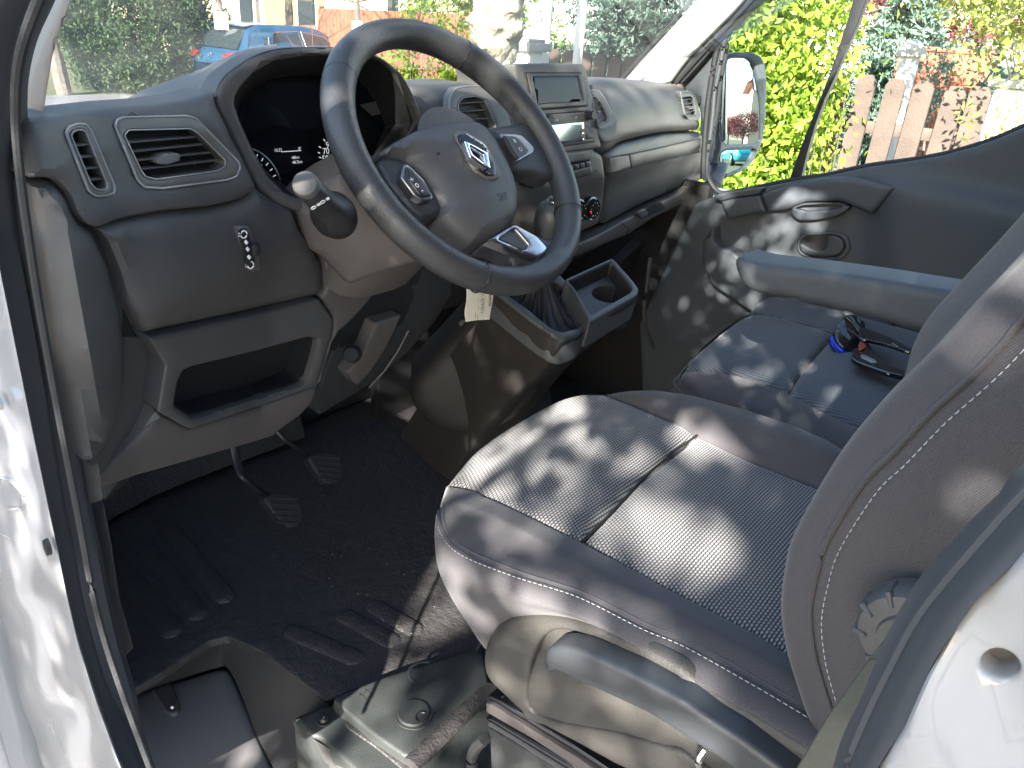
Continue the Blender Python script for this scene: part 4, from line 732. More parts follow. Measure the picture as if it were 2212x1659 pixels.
hole_c = [(hc[0]+38*cos(t)-6*sin(t), hc[1]+17*sin(t)+6*cos(t)) for t in np.linspace(0, 2*pi, 20)[:-1]]
panel('cup_tray_floor', ct, M['dark'], cf, CF, ddn, r=.001, depth=.01, corner=3, holes=[hole_c], hr=.003, hdepth=.06, hcorner=0)
c = CF(*hc)+np.array([0, .01, -.065]); V, Fc = cyl(c, c+np.array([0, 0, .004]), .05, .05, 24); obj('cup_well', V, Fc, M['deep'], ct)
edge = [GP(*p) for p in q(5, (1060, 292), (1130, 350), (1300, 484), (1440, 582), (1500, 600))]+[GP(*p) for p in q(5, (1608, 560), (1650, 512))]+[CP(*p) for p in q(5, (1800, 425), (1955, 335), (1960, 300))]+[CP(*q(5, (1832, 142))[0])]
e_ = [p+np.array([0, 0, -.008]) for p in edge]; 
loft('console_body', cons, M['tunnel'], [e_, [p*np.array([.96, 1, 1])+np.array([0, .03, -.06]) for p in e_], [p*np.array([.85, 1, 1])+np.array([.02, .15, -.20]) for p in e_], [p*np.array([.8, 1, 1])+np.array([.05, .32, -.46]) for p in e_]], 4, 5)
TP = PL((-.02, .86, 1.1), (-.75, -.66, 0))
panel('tunnel_cover', cons, M['tunnel'], q(5, (1060, 280), (1130, 350), (1440, 580), (1436, 700), (1405, 850), (1330, 1000), (1200, 1130), (1000, 1230), (700, 1180), (560, 1040), (552, 880), (760, 660), (900, 510), (960, 380)), TP, (.7, .7, 0), r=.03, depth=.1, corner=20, crown=lambda x, y, d: .008*min(1, d/.08))
V, Fc = tube(catmull([PY(1.0)(*p) for p in q(5, (2030, 110), (2005, 300), (1990, 430), (2010, 560), (2050, 660))], 6), .006, 8); obj('console_edge', V, Fc, M['plastic'], cons)
gl = thing('gear_lever', 'black gear lever with a round knob, mostly hidden behind the right wheel rim', 'gear lever', GP(*gap))
kc = AT(*q(2, (1400, 1350))[0], 1.22); top_ = GP(*gap)+np.array([0, .02, .06])
V, Fc = tube([top_, top_*.4+kc*.6, kc], [.010, .009, .011], 12); obj('lever_shaft', V, Fc, M['leather'], gl)
V, Fc = cyl(kc+np.array([0, .0, -.045]), kc+np.array([0, -.01, .03]), .02, .02, 28, rings=[(0, .014), (.25, .021), (.5, .026), (.75, .026), (.92, .021), (1, .012)]); obj('lever_knob', V, Fc, M['leather'], gl)
V, Fc = cyl(kc+np.array([0, -.008, .026]), kc+np.array([0, -.011, .032]), .013, .011, 20); obj('knob_cap', V, Fc, M['silver'], gl)

# ================================================================== DRIVER SEAT
seat = thing('driver_seat', 'driver seat in patterned grey fabric, dappled with sun, with fold-down armrest', 'car seat', (-.32, .3, .72))
ZS = 1.178
def ztop(x, y):
    u = abs(x+.32); b = .022*np.clip((u-.14)/.10, 0, 1)**1.5-.10*np.clip(u-.255, 0, 1)
    f = .35*np.clip(y-.50, 0, 1)**1.3; return ZS+b-f-.012
def TOP(x, y):
    v = ray(x, y); lo, hi = .2, 3
    for i in range(36):
        m_ = (lo+hi)/2; P = CAM+v*m_
        if P[2]-ztop(P[0], P[1]) < 0: hi = m_
        else: lo = m_
    return CAM+v*hi
uvtop = lambda P, B: np.stack([B[:, 0], B[:, 1]], 1)
dz = (0, 0, -1)
cr = lambda a, w_: (lambda x, y, d: a*(1-math.exp(-d/w_)))
insL = q(8, (1050, -5), (1250, 88), (1600, 260), (1900, 418), (2212, 590)); insL2 = q(9, (200, 640), (400, 742), (650, 880), (890, 1035))
sm = lambda P_, n=4: [tuple(p) for p in catmull(P_, n)]
bl = sm(q(5, (780, 1500), (900, 1505), (1000, 1560))+insL[:3])   # left border of the insert
fr1 = q(5, (790, 1490), (860, 1400), (960, 1290), (1100, 1185), (1300, 1065), (1450, 985), (1600, 942), (1740, 940)); rb = q(5, (1740, 940), (1900, 1000), (2100, 1085), (2212, 1130))+q(6, (200, 1197))
front_ins = sm(fr1)+sm(rb)[1:]+q(6, (180, 1215))+[(1380, 1040), (1320, 1105), (1262, 1165)]+[p for p in bl[::-1] if p[0] < 1258]
def cushion(name, o, m, a=.012, w_=.03, surf=TOP, corner=3, parent=seat, uv=uvtop, step=9, depth=.05, r=.008): return panel(name, parent, m, o, surf, dz, r=r, depth=depth, corner=corner, crown=cr(a, w_), uvf=uv, step=step)
cushion('cushion_front_insert', front_ins, M['weave'])
rear_ins = [(1264, 1167), (1322, 1107), (1382, 1042)]+q(6, (190, 1220), (210, 1200), (500, 1338), (1000, 1540))+[(1795, 1100), (1790, 1300)]+q(9, (950, 1050), (892, 1033))+insL2[::-1][1:]+[(p[0], p[1]) for p in insL[::-1] if p[0] > 1262]
cushion('cushion_rear_insert', rear_ins, M['weave'])
stB = q(8, (738, 60), (745, 170), (790, 250), (860, 318), (1000, 396), (1200, 468), (1400, 520), (1600, 600), (1800, 700), (2000, 800), (2212, 905)); stB2 = q(9, (300, 992), (600, 1158), (780, 1262), (900, 1335))
lb = sm(q(5, (778, 1502), (745, 1600))+stB+stB2)+q(9, (985, 1290), (960, 1180), (905, 1055))+insL2[::-1]+insL[::-1]+q(5, (1010, 1568), (960, 1535))
cushion('left_bolster', lb, M['cloth'], a=.010, w_=.05, r=.004, depth=.01)
rbO = rb[:1]+q(5, (1900, 915), (2050, 911), (2212, 930))+q(6, (200, 950), (500, 1030), (800, 1130), (1000, 1215), (1140, 1302), (1180, 1400), (1000, 1540), (700, 1425), (500, 1338), (210, 1198))+rb[::-1][1:-1]
cushion('right_bolster', rbO, M['cloth'], a=.022, w_=.05)
# left skirt of the cushion, from the stitch line down
Brow = [TOP(*p)+np.array([0, 0, .0]) for p in q(8, (738, 60), (745, 170), (860, 318), (1200, 468), (1600, 600), (2000, 800))+q(9, (150, 905), (600, 1158), (900, 1335), (1100, 1420))]
SX = PX(-.615)
Crow = [SX(*p) for p in q(8, (905, 760), (960, 850), (1080, 800), (1300, 745), (1600, 770), (1950, 905))+q(9, (60, 1110), (500, 1330), (860, 1545), (1100, 1700))]
Crow[0] = Crow[0]+np.array([.02, .0, 0])
Mrow = [b*.55+c_*.45+np.array([-.022, .004, .006]) for b, c_ in zip(Brow, Crow)]
r0_ = [b+np.array([.03, -.002, -.035]) for b in Brow]
front = [(np.array(Brow[0])+np.array([.10, .03, -.01])), (np.array(Mrow[0])+np.array([.10, .015, 0])), (np.array(Crow[0])+np.array([.10, .02, 0]))]
A4 = [[r0_[0]+np.array([.1, .0, -.05])]+list(r0_), [front[0]+np.array([0, -.01, -.03])]+Brow, [front[1]]+Mrow, [front[2]]+Crow, [front[2]+np.array([.03, -.02, -.06])]+[c_+np.array([.03, 0, -.05]) for c_ in Crow]]
def uvgrid(A, nu, nv):
    a, b = (len(A)-1)*nv+1, (len(A[0])-1)*nu+1; return [(j*.012, i*.012) for i in range(a) for j in range(b)]
V, Fc = smoothgrid(A4, 6, 6); SK = V.reshape(25, -1, 3); obj('cushion_skirt', V, Fc, M['cloth'], seat, uv=np.stack([V[:, 1], V[:, 2]], 1), smooth=60)
def stitches(name, pts, parent, rad=.0005, dash_=.0042, gap_=.0022, lift=(0, 0, 0)):
    P = catmull(pts, 12); L_ = np.r_[0, np.cumsum(np.linalg.norm(np.diff(P, axis=0), axis=1))]; s = 0; out = []
    while s+dash_ < L_[-1]:
        a = np.array([np.interp(s, L_, P[:, k]) for k in range(3)])+lift; b = np.array([np.interp(s+dash_, L_, P[:, k]) for k in range(3)])+lift; out.append(tube([a, (a+b)/2+np.array(lift)*.3, b], [rad*.6, rad, rad*.6], 5)); s += dash_+gap_
    V, Fc = merge(out); return obj(name, V, Fc, M['stitch'], parent)
stitches('seam_stitching', list(SK[7][6:-6:6]+np.array([-.0012, 0, .0006])), seat)
V, Fc = tube(catmull([b+np.array([.006, 0, .0005]) for b in Brow[:-1]], 6), .0018, 6); obj('seam', V, Fc, M['cloth'], seat)
# seam between front and rear insert
V, Fc = tube(catmull([TOP(*p)+np.array([0, 0, -.002]) for p in [(1258, 1167), (1320, 1106), (1381, 1041), (1440, 985), (1506, 938)]], 5), .0022, 6); obj('insert_seam', V, Fc, M['deep'], seat)
# backrest
npx = q(6, (2500, -200), (2212, 110), (1950, 380), (1700, 650), (1480, 870), (1230, 1160), (1080, 1420))+q(9, (885, 200), (835, 420), (822, 620), (850, 850), (910, 1060), (990, 1300), (1050, 1430))
spx = q(6, (2600, 150), (2212, 495), (2090, 640), (1900, 835), (1640, 1070), (1400, 1325), (1225, 1500))+q(9, (1010, 260), (940, 480), (903, 700), (925, 930), (970, 1110), (1035, 1310), (1085, 1440))
N0 = [PX(-.535)(*p) for p in npx]; S0 = [PX(-.622)(*p) for p in spx]
Mi = [n*.5+s_*.5+np.array([-.022, .014, .004]) for n, s_ in zip(N0, S0)]
Nb = [n+np.array([.035, -.010, 0]) for n in N0]; Nc = [n+np.array([.12, -.045, 0]) for n in N0]; Nd = [n+np.array([.30, -.045, 0]) for n in N0]
Ne = [n+np.array([.36, -.03, 0]) for n in N0]; Nf = [n+np.array([.43, -.0, 0]) for n in N0]; Ng = [n+np.array([.49, -.03, 0]) for n in N0]; Nh = [n+np.array([.50, -.12, 0]) for n in N0]
rear = [s_+np.array([.01, -.02, 0]) for s_ in S0]
V, Fc = smoothgrid([S0, Mi, N0, Nb, Nc], 6, 6); obj('backrest_bolster', V, Fc, M['cloth'], seat, uv=np.stack([V[:, 0]+V[:, 1], V[:, 2]], 1), smooth=70)
V, Fc = smoothgrid([Nc, Nd], 6, 3); obj('backrest_insert', V, Fc, M['weave'], seat, uv=np.stack([V[:, 0], V[:, 2]], 1), smooth=70)
V, Fc = smoothgrid([Nd, Ne, Nf, Ng, Nh], 6, 5); obj('backrest_bolster', V, Fc, M['cloth'], seat, uv=np.stack([V[:, 0]+V[:, 1], V[:, 2]], 1), smooth=70)
F0 = [PX(-.10)(*p) for p in q(6, (2230, -190), (2060, 0), (1840, 235), (1640, 460), (1535, 650), (1480, 860), (1400, 1000))]
V, Fc = smoothgrid([[p+np.array([-.26, -.07, 0]) for p in F0], [p+np.array([-.12, -.045, 0]) for p in F0], [p+np.array([-.04, -.012, 0]) for p in F0], F0, [p+np.array([.04, -.02, 0]) for p in F0], [p+np.array([.055, -.12, 0]) for p in F0]], 5, 5); obj('backrest_bolster', V, Fc, M['cloth'], seat, uv=np.stack([V[:, 0]+V[:, 1], V[:, 2]], 1), smooth=70)
# side face of backrest, seam to rear edge
Sb = [s_+np.array([.0012, -.0005, 0]) for s_ in S0]; Sc = [s_+np.array([-.006, -.03, 0]) for s_ in S0]; Sd = [s_+np.array([-.004, -.10, 0]) for s_ in S0]; Se = [s_+np.array([.03, -.16, 0]) for s_ in S0]; Sf = [s_+np.array([.5, -.17, 0]) for s_ in S0]
V, Fc = smoothgrid([Sb, Sc, Sd, Se, Sf], 6, 5); obj('backrest_side', V, Fc, M['cloth'], seat, uv=np.stack([V[:, 1], V[:, 2]], 1), smooth=70)
_rg = [r_[0] for r_ in (Sf, Se, Sd, Sc, Sb, Mi, N0, Nb, Nc, Nd, Ne, Nf, Ng, Nh)]; _rc = np.mean(_rg, 0)
V, Fc = grid([_rg, [_rc+(p-_rc)*.97+np.array([0, -.02, .05]) for p in _rg], [_rc+(p-_rc)*.86+np.array([0, -.035, .085]) for p in _rg], [_rc+(p-_rc)*.5+np.array([0, -.04, .10]) for p in _rg]], closed_u=True); Fc.append(tuple(range(42, 56))); obj('backrest_top', V, Fc, M['cloth'], seat, uv=np.stack([V[:, 0]+V[:, 1], V[:, 2]], 1), smooth=60)
V, Fc = rbox((_rc[0], _rc[1]-.05, _rc[2]+.22), (.26, .10, .17), .045, seg=4); obj('headrest', V, Fc, M['cloth'], seat, uv=np.stack([V[:, 0]+V[:, 1], V[:, 2]], 1), smooth=60)
for dx_ in (-.07, .07): V, Fc = cyl((_rc[0]+dx_, _rc[1]-.05, _rc[2]+.05), (_rc[0]+dx_, _rc[1]-.05, _rc[2]+.2), .007, .007, 12); obj('headrest_rod', V, Fc, M['chrome'], seat)
stitches('seam_stitching', [s_+np.array([-.004, -.010, 0]) for s_ in S0], seat, rad=.0005, lift=(-.0022, -.001, 0))
V, Fc = tube(catmull([s_+np.array([-.001, .001, 0]) for s_ in S0], 6), .0022, 6); obj('seam', V, Fc, M['cloth'], seat)
# recliner wheel
kc = PX(-.672)(*q(9, (1500, 890))[0]); n_ = 48; rr = []
V, Fc = merge([cyl(kc+np.array([.03, 0, 0]), kc, .036, .036, 48, rings=[(0, .036), (.7, .038), (.93, .035), (1, .030)]), cyl(kc, kc+np.array([-.004, 0, 0]), .022, .021, 36)]); kn = obj('recliner_wheel', V, Fc, M['plastic'], seat)
for i in range(10):
    t = i*2*pi/10+.3; c = kc+np.array([-.001, cos(t)*.0365, sin(t)*.0365]); V, Fc = tube([c+np.array([.022, 0, 0]), c+np.array([.004, 0, 0]), c+np.array([-.001, -cos(t)*.008, -sin(t)*.008])], [.0030, .0028, .001], 8); obj('grip_rib', V, Fc, M['plastic'], kn)
V, Fc = tube([kc+np.array([-.0035, cos(t)*.0235, sin(t)*.0235]) for t in np.linspace(1.2, 3.9, 24)], .0009, 5); obj('wheel_groove', V, Fc, M['deep'], kn)
# plastic side cover with recess and height handle
SC = PX(-.63)
covO = q(8, (1003, 895), (1040, 830), (1130, 757), (1250, 738), (1370, 732), (1500, 745), (1700, 800), (1850, 860), (2000, 932), (2212, 1045))+q(9, (200, 1150), (420, 1270), (640, 1395), (880, 1545), (1000, 1620), (900, 1750), (600, 1850))+q(8, (2212, 1850), (1800, 1665), (1560, 1530), (1330, 1410), (1210, 1330), (1100, 1225), (1020, 1150), (985, 1080), (980, 990))
recI = q(8, (1440, 812), (1530, 820), (1700, 868), (2000, 1000), (2212, 1115))+q(9, (200, 1300), (420, 1440), (560, 1570), (640, 1720), (300, 1700))+q(8, (2212, 1560), (1800, 1440), (1500, 1390), (1345, 1345), (1285, 1300), (1268, 1200), (1290, 1020), (1350, 870))
sc = panel('side_cover', seat, M['seatplastic'], covO, SC, (1, 0, 0), r=.013, depth=.004, corner=14, holes=[recI], hr=.006, hdepth=.014, hcorner=14, step=10)
inn = [tuple(np.array(recI).mean(0)+(np.array(p)-np.array(recI).mean(0))*1.03) for p in recI]
panel('cover_recess', sc, M['seatplastic'], inn, PX(-.617), (1, 0, 0), r=.002, depth=.01, corner=14, crown=lambda x, y, d: .009*min(1, max(0, (y-x*.48-862)/35)))
hO = q(8, (1362, 1000), (1375, 950), (1405, 925), (1460, 914), (1560, 930), (1700, 985), (1900, 1075), (2212, 1240))+q(9, (300, 1378), (450, 1470), (600, 1580), (800, 1730), (700, 1850), (450, 1700), (300, 1590), (200, 1530), (0, 1400))+q(8, (2000, 1330), (1700, 1190), (1560, 1130), (1440, 1068), (1400, 1088), (1372, 1060))
panel('height_handle', seat, M['handle'], hO, PX(-.655), (1, 0, 0), r=.007, depth=.022, corner=10, step=8)
c = PX(-.64)(*q(9, (240, 1590))[0]); V, Fc = tube(catmull([c+np.array([0, 0, .01]), c+np.array([-.006, .002, .0]), c+np.array([-.002, .0, -.012])], 5), [.004]*11, 8); obj('handle_clip', V, Fc, M['metal'], seat)
# rails and base
panel('seat_rail', seat, M['piano'], q(8, (1022, 1222), (1040, 1215), (1110, 1245), (1300, 1360), (1560, 1520), (1800, 1680), (2100, 1860), (2000, 1900), (1700, 1730), (1300, 1470), (1020, 1300)), PX(-.60), (1, 0, 0), r=.0015, depth=.03, corner=3)
panel('seat_rail', seat, M['warm'], q(8, (1018, 1262), (1050, 1268), (1300, 1425), (1560, 1585), (1760, 1720), (2000, 1880), (1900, 1900), (1640, 1700), (1300, 1480), (1018, 1318)), PX(-.606), (1, 0, 0), r=.002, depth=.02, corner=3)
panel('seat_rail', seat, M['piano'], q(8, (1010, 1352), (1040, 1345), (1080, 1362), (1300, 1495), (1560, 1650), (1900, 1860), (1700, 1880), (1500, 1700), (1300, 1580), (1180, 1500), (1012, 1405)), PX(-.600), (1, 0, 0), r=.004, depth=.02, corner=5)
panel('base_panel', seat, M['dark'], q(8, (1012, 1400), (1180, 1500), (1560, 1730), (2000, 2000), (1400, 2200), (1060, 2100), (1040, 1500)), PX(-.588), (1, 0, 0), r=.004, depth=.02, corner=4)
V, Fc = merge([rbox((-.32, .22, .90), (.46, .42, .36), .02)]); obj('seat_base', V, Fc, M['dark'], seat)
V, Fc = merge([rbox((-.32, .28, 1.07), (.50, .46, .10), .03)]); obj('cushion_pan', V, Fc, M['dark'], seat)
V, Fc = tube(catmull([PX(-.57)(*p) for p in q(8, (1010, 1480), (960, 1530), (935, 1600), (945, 1700), (1000, 1800))], 6), .009, 10); obj('hose', V, Fc, M['dark'], seat)
# armrest
aO = q(6, (428, 118), (424, 150), (432, 190), (458, 250), (492, 295), (560, 328), (700, 352), (1000, 422), (1300, 498), (1600, 582), (1800, 640), (2000, 600), (2050, 400), (1765, 318), (1300, 240), (900, 183), (560, 142), (480, 122), (445, 108))
panel('armrest', seat, M['arm'], aO, PX(-.035), (1, 0, 0), r=.014, depth=.07, corner=10, step=9)

# ================================================================== PASSENGER BENCH
bench = thing('passenger_bench', 'double passenger bench in ribbed blue-grey fabric with sunglasses lying on it', 'car seat', (.5, .35, .72))
def BZ(z): return PZ(z)
def bc(name, o, m, z, a=.015, w_=.04, **k): return cushion(name, o, m, a=a, w_=w_, surf=PZ(z), parent=bench, **k)
bc('front_cushion', q(6, (128, 795), (160, 730), (260, 640), (350, 565), (450, 490), (530, 449), (600, 446), (740, 472), (900, 518), (1040, 566), (960, 652), (870, 755), (805, 850), (766, 930), (690, 898), (560, 850), (430, 815), (300, 795)), M['ribs'], 1.115, r=.012)
bc('rear_cushion', q(6, (772, 938), (812, 860), (880, 770), (970, 665), (1050, 575), (1150, 585), (1400, 650), (1600, 690), (1750, 760), (1600, 950), (1250, 1158), (1100, 1100), (950, 1030), (860, 980)), M['ribs'], 1.115, r=.012)
bc('side_bolster', q(6, (108, 850), (112, 812), (128, 798), (300, 798), (430, 818), (560, 853), (690, 901), (770, 940), (860, 983), (950, 1033), (1100, 1103), (1250, 1160), (1400, 1200), (1300, 1400), (1130, 1312), (900, 1200), (650, 1085), (450, 1005), (340, 990), (210, 948), (140, 890)), M['cloth'], 1.108, a=.016, w_=.05)
bc('far_cushion', q(6, (525, 443), (570, 392), (632, 342), (700, 340), (830, 362), (1000, 402), (1182, 455), (1050, 562), (900, 514), (740, 468), (600, 444)), M['ribs'], 1.118, r=.010)
bc('far_cushion', q(6, (1186, 456), (1400, 515), (1640, 580), (1800, 640), (1750, 740), (1600, 688), (1400, 646), (1150, 583), (1056, 566)), M['ribs'], 1.118, r=.010)
fe = [PZ(1.10)(*p) for p in q(6, (1300, 1400), (1130, 1312), (900, 1200), (650, 1085), (450, 1005), (340, 990), (210, 948), (140, 890), (108, 850), (112, 812), (260, 640), (450, 490), (530, 449), (632, 342))]
V, Fc = smoothgrid([fe, [p+np.array([-.006, .012, -.03]) for p in fe], [p+np.array([.0, .004, -.12]) for p in fe], [p+np.array([.04, -.06, -.20]) for p in fe], [p+np.array([.04, -.06, -.42]) for p in fe]], 4, 5); obj('bench_skirt', V, Fc, M['cloth'], bench, uv=np.stack([V[:, 0]+V[:, 1], V[:, 2]], 1), smooth=60)
stitches('seam_stitching', [p+np.array([-.008, .012, -.012]) for p in fe[4:10]], bench)
bpv = [[(x, y, z) for x in (.14, .2, .5, .8, .88)] for y, z in ((.10, 1.05), (.07, 1.3), (.0, 1.55), (-.06, 1.75), (-.1, 1.82))]
V, Fc = smoothgrid(bpv, 4, 4); V, Fc = thick(V, Fc, (0, -.1, 0)); obj('bench_backrest', V, Fc, M['cloth'], bench, uv=np.stack([V[:, 0], V[:, 2]], 1))
V, Fc = merge([rbox((.5, .3, 1.04), (.7, .55, .10), .03)]); obj('cushion_pan', V, Fc, M['dark'], bench)

# sunglasses on the bench
sg = thing('sunglasses', 'black wraparound sunglasses with blue mirrored lens lying on the passenger bench', 'sunglasses', PZ(1.14)(1850, 740))
SP = lambda z: PZ(1.135+z)
def strip(pts_top, pts_bot, zt, zb, m, name, th=(0, -.003, -.001), nv=4):
    T = [SP(zt[i])(*p) for i, p in enumerate(pts_top)]; B_ = [SP(zb[i])(*p) for i, p in enumerate(pts_bot)]; Mi_ = [(a+b)/2+np.array([-.004, .004, .002]) for a, b in zip(T, B_)]
    V, Fc = smoothgrid([T, Mi_, B_], 5, nv); V, Fc = thick(V, Fc, th); return obj(name, V, Fc, m, sg, smooth=50)
GL = PL(SP(.02)(1830, 720), (-.35, -.45, .82)); gd = (.35, .45, -.82)
panel('upper_lens', sg, M['piano'], q(6, (1043, 580), (1058, 535), (1088, 490), (1112, 476), (1150, 515), (1190, 575), (1217, 622), (1200, 660), (1166, 692), (1105, 668), (1062, 625)), GL, gd, r=.004, depth=.006, corner=8, crown=lambda x, y, d: .006*(1-math.exp(-d/.01)))
panel('blue_lens', sg, M['blue_lens'], q(6, (1019, 604), (1043, 580), (1062, 625), (1105, 668), (1166, 692), (1152, 718), (1105, 713), (1070, 692), (1038, 652)), GL, gd, r=.003, depth=.006, corner=6)
panel('brow_frame', sg, M['piano'], q(6, (1108, 482), (1130, 470), (1168, 473), (1183, 484), (1188, 520), (1200, 498), (1230, 512), (1238, 548), (1222, 590), (1190, 575), (1150, 515)), lambda x, y: GL(x, y)+np.array([0, 0, .006]), gd, r=.003, depth=.012, corner=5)
panel('hinge_block', sg, M['piano'], q(6, (1166, 690), (1200, 655), (1225, 625), (1262, 645), (1282, 690), (1240, 730), (1170, 740), (1148, 718)), lambda x, y: GL(x, y)+np.array([0, 0, .004]), gd, r=.003, depth=.012, corner=5)
V, Fc = tube(catmull([SP(.045)(*p) for p in q(6, (1108, 528), (1150, 560), (1190, 590), (1218, 615))], 5), .0012, 6); obj('frame_edge', V, Fc, M['silver'], sg)
V, Fc = tube(catmull([SP(.004)(*p) for p in q(6, (1020, 602), (1035, 650), (1070, 692), (1110, 716))], 5), .001, 6); obj('frame_edge', V, Fc, M['silver'], sg)
panel('temple', sg, M['piano'], q(6, (1195, 560), (1200, 535), (1230, 535), (1300, 560), (1400, 600), (1500, 655), (1533, 672), (1528, 688), (1480, 675), (1380, 640), (1280, 618), (1215, 605)), SP(.035), dz, r=.0015, depth=.006, corner=4)
panel('temple', sg, M['piano'], q(6, (1150, 715), (1165, 670), (1200, 650), (1235, 628), (1270, 650), (1280, 690), (1350, 740), (1420, 775), (1485, 795), (1475, 835), (1380, 815), (1260, 775), (1180, 745)), SP(.025), dz, r=.002, depth=.008, corner=4)
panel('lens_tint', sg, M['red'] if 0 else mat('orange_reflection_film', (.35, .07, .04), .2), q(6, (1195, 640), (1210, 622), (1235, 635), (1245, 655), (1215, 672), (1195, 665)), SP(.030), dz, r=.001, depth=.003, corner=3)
panel('hinge_plate', sg, M['metal'], q(6, (1205, 705), (1225, 698), (1300, 735), (1310, 752), (1280, 750), (1215, 722)), SP(.0265), dz, r=.0005, depth=.002, corner=3)
V, Fc = merge([rbox(SP(.0365)(*q(6, (x_, y_))[0]), (.004, .0015, .0006), 0) for x_, y_ in ((1405, 638), (1418, 645), (1432, 652))]); obj('temple_print', V, Fc, M['white'], sg)

# ================================================================== PASSENGER DOOR
door = thing('passenger_door', 'closed passenger door with grey moulded trim, window and pull handle', 'door', (.95, .5, .7))
DX = lambda off=0: PX(.925-off)
belt = q(3, (285, 1215), (330, 1190), (600, 1152), (830, 1106), (1000, 1082), (1240, 1028), (1500, 992), (1700, 958), (1900, 905), (2060, 848), (2212, 782), (2500, 640))
def crD(x, y, d):
    # ridge: line from (1870,378) to (2212,432)
    t = np.interp(x, [1400, 1780, 1870, 1960, 2212, 2500], [420, 384, 378, 386, 440, 500]); s_ = (y-t)/7; return .030/(1+math.exp(-s_))*(1/(1+math.exp(-(x-1905)/16)))
panel('door_trim', door, M['doorgrey'], belt+[(2700, 500), (2700, 1200), (1400, 1200), (1380, 700), (1500, 440)], DX(0), (1, 0, 0), r=.01, depth=.03, corner=6, crown=crD, step=16)
panel('grab_trim', door, M['doorgrey'], q(3, (592, 1197), (700, 1160), (830, 1122), (1000, 1094), (1130, 1090), (1250, 1106), (1430, 1150), (1272, 1322), (1150, 1268), (1080, 1238), (870, 1243), (795, 1270), (765, 1290), (632, 1303)), DX(.03), (1, 0, 0), r=.012, depth=.045, corner=5, step=7)
panel('grab_trim', door, M['doorgrey'], q(3, (345, 1238), (450, 1215), (585, 1202), (625, 1303), (500, 1325), (392, 1350)), DX(.03), (1, 0, 0), r=.008, depth=.045, corner=5, step=7)
panel('pull_cup', door, M['doorgrey'], q(3, (772, 1292), (800, 1264), (870, 1247), (1080, 1242), (1148, 1272), (1110, 1305), (1060, 1332), (920, 1356), (830, 1358), (787, 1330)), DX(.022), (1, 0, 0), r=.006, depth=.04, corner=6, holes=[q(3, (800, 1282), (850, 1262), (1000, 1255), (1100, 1262), (1060, 1285), (880, 1300))], hr=.004, hdepth=.03, hcorner=5, step=6)
panel('belt_cap', door, M['blue_grey'], q(3, (300, 1222), (420, 1185), (560, 1158), (605, 1155), (590, 1190), (450, 1212), (345, 1236)), DX(.03), (1, 0, 0), r=.004, depth=.04, corner=4)
ho = q(3, (812, 1510), (822, 1465), (850, 1440), (900, 1428), (1060, 1425), (1115, 1445), (1142, 1490), (1142, 1540), (1110, 1580), (1060, 1600), (920, 1598), (860, 1580), (822, 1555)); hi_ = q(3, (828, 1505), (840, 1475), (870, 1455), (910, 1445), (1050, 1442), (1095, 1460), (1115, 1500), (1112, 1540), (1085, 1570), (1050, 1582), (930, 1582), (870, 1565), (835, 1545))
hb = panel('handle_bezel', door, M['doorgrey'], ho, DX(.008), (1, 0, 0), r=.004, depth=.01, corner=8, holes=[hi_], hr=.003, hdepth=.012, hcorner=6)
V, Fc = panel('x', None, None, hi_, DX(.0005), (1, 0, 0), r=.001, depth=.003, corner=6, raw=True); obj('handle_recess', V, Fc, M['black'], hb)
panel('inner_handle', door, M['blue_grey'], q(3, (832, 1498), (850, 1500), (900, 1530), (950, 1540), (985, 1535), (1003, 1500), (1005, 1455), (1060, 1450), (1100, 1480), (1108, 1530), (1075, 1565), (1000, 1580), (920, 1578), (865, 1560), (836, 1540)), DX(.014), (1, 0, 0), r=.004, depth=.008, corner=6)
panel('door_pocket', door, M['doorgrey'], q(6, (305, 0), (320, 30), (360, 52), (400, 62), (432, 80), (455, 105), (500, 150), (900, 220), (1400, 320), (1400, 700), (900, 650), (500, 420), (290, 275), (235, 150), (240, 0), (300, -80)), DX(.05), (1, 0, 0), r=.008, depth=.07, corner=5)
# window: seals, quarter trim, division bar, glass
fr = q(3, (700, -200), (640, -70), (560, 15), (470, 108), (405, 200), (380, 330), (348, 500), (322, 700), (292, 880), (268, 990), (266, 1060), (288, 1125), (345, 1185), (440, 1177), (600, 1146), (830, 1100), (1000, 1076), (1240, 1022), (1500, 986), (1700, 952), (1900, 899), (2060, 842), (2212, 776), (2500, 640))
V, Fc = tube(catmull([PX(.945)(*p) for p in fr], 5), .007, 8); obj('window_seal', V, Fc, M['rubber'], door)
V, Fc = tube(catmull([PX(.935)(*p) for p in q(3, (390, 185), (368, 260), (345, 400), (312, 560), (300, 700), (280, 860), (262, 960), (250, 1110))], 5), .006, 8); obj('frame_edge', V, Fc, M['blue_grey'], door)
V, Fc = tube(catmull([PX(.93)(*p) for p in q(3, (350, 230), (318, 340), (290, 500), (270, 640), (255, 800), (245, 960), (240, 1100))], 5), .009, 8); obj('window_seal', V, Fc, M['rubber'], door)
panel('quarter_trim', door, M['blue_grey'], q(3, (385, 180), (350, 270), (325, 350), (300, 470), (275, 600), (240, 760), (225, 700), (190, 600), (105, 522), (150, 460), (250, 340), (330, 240)), PX(.94), (1, 0, 0), r=.004, depth=.02, corner=5)
panel('door_frame', door, M['rubber'], q(3, (720, -200), (650, -60), (575, 5), (480, 95), (400, 190), (385, 175), (470, 70), (560, -30), (640, -200)), PX(.93), (1, 0, 0), r=.003, depth=.04, corner=4)
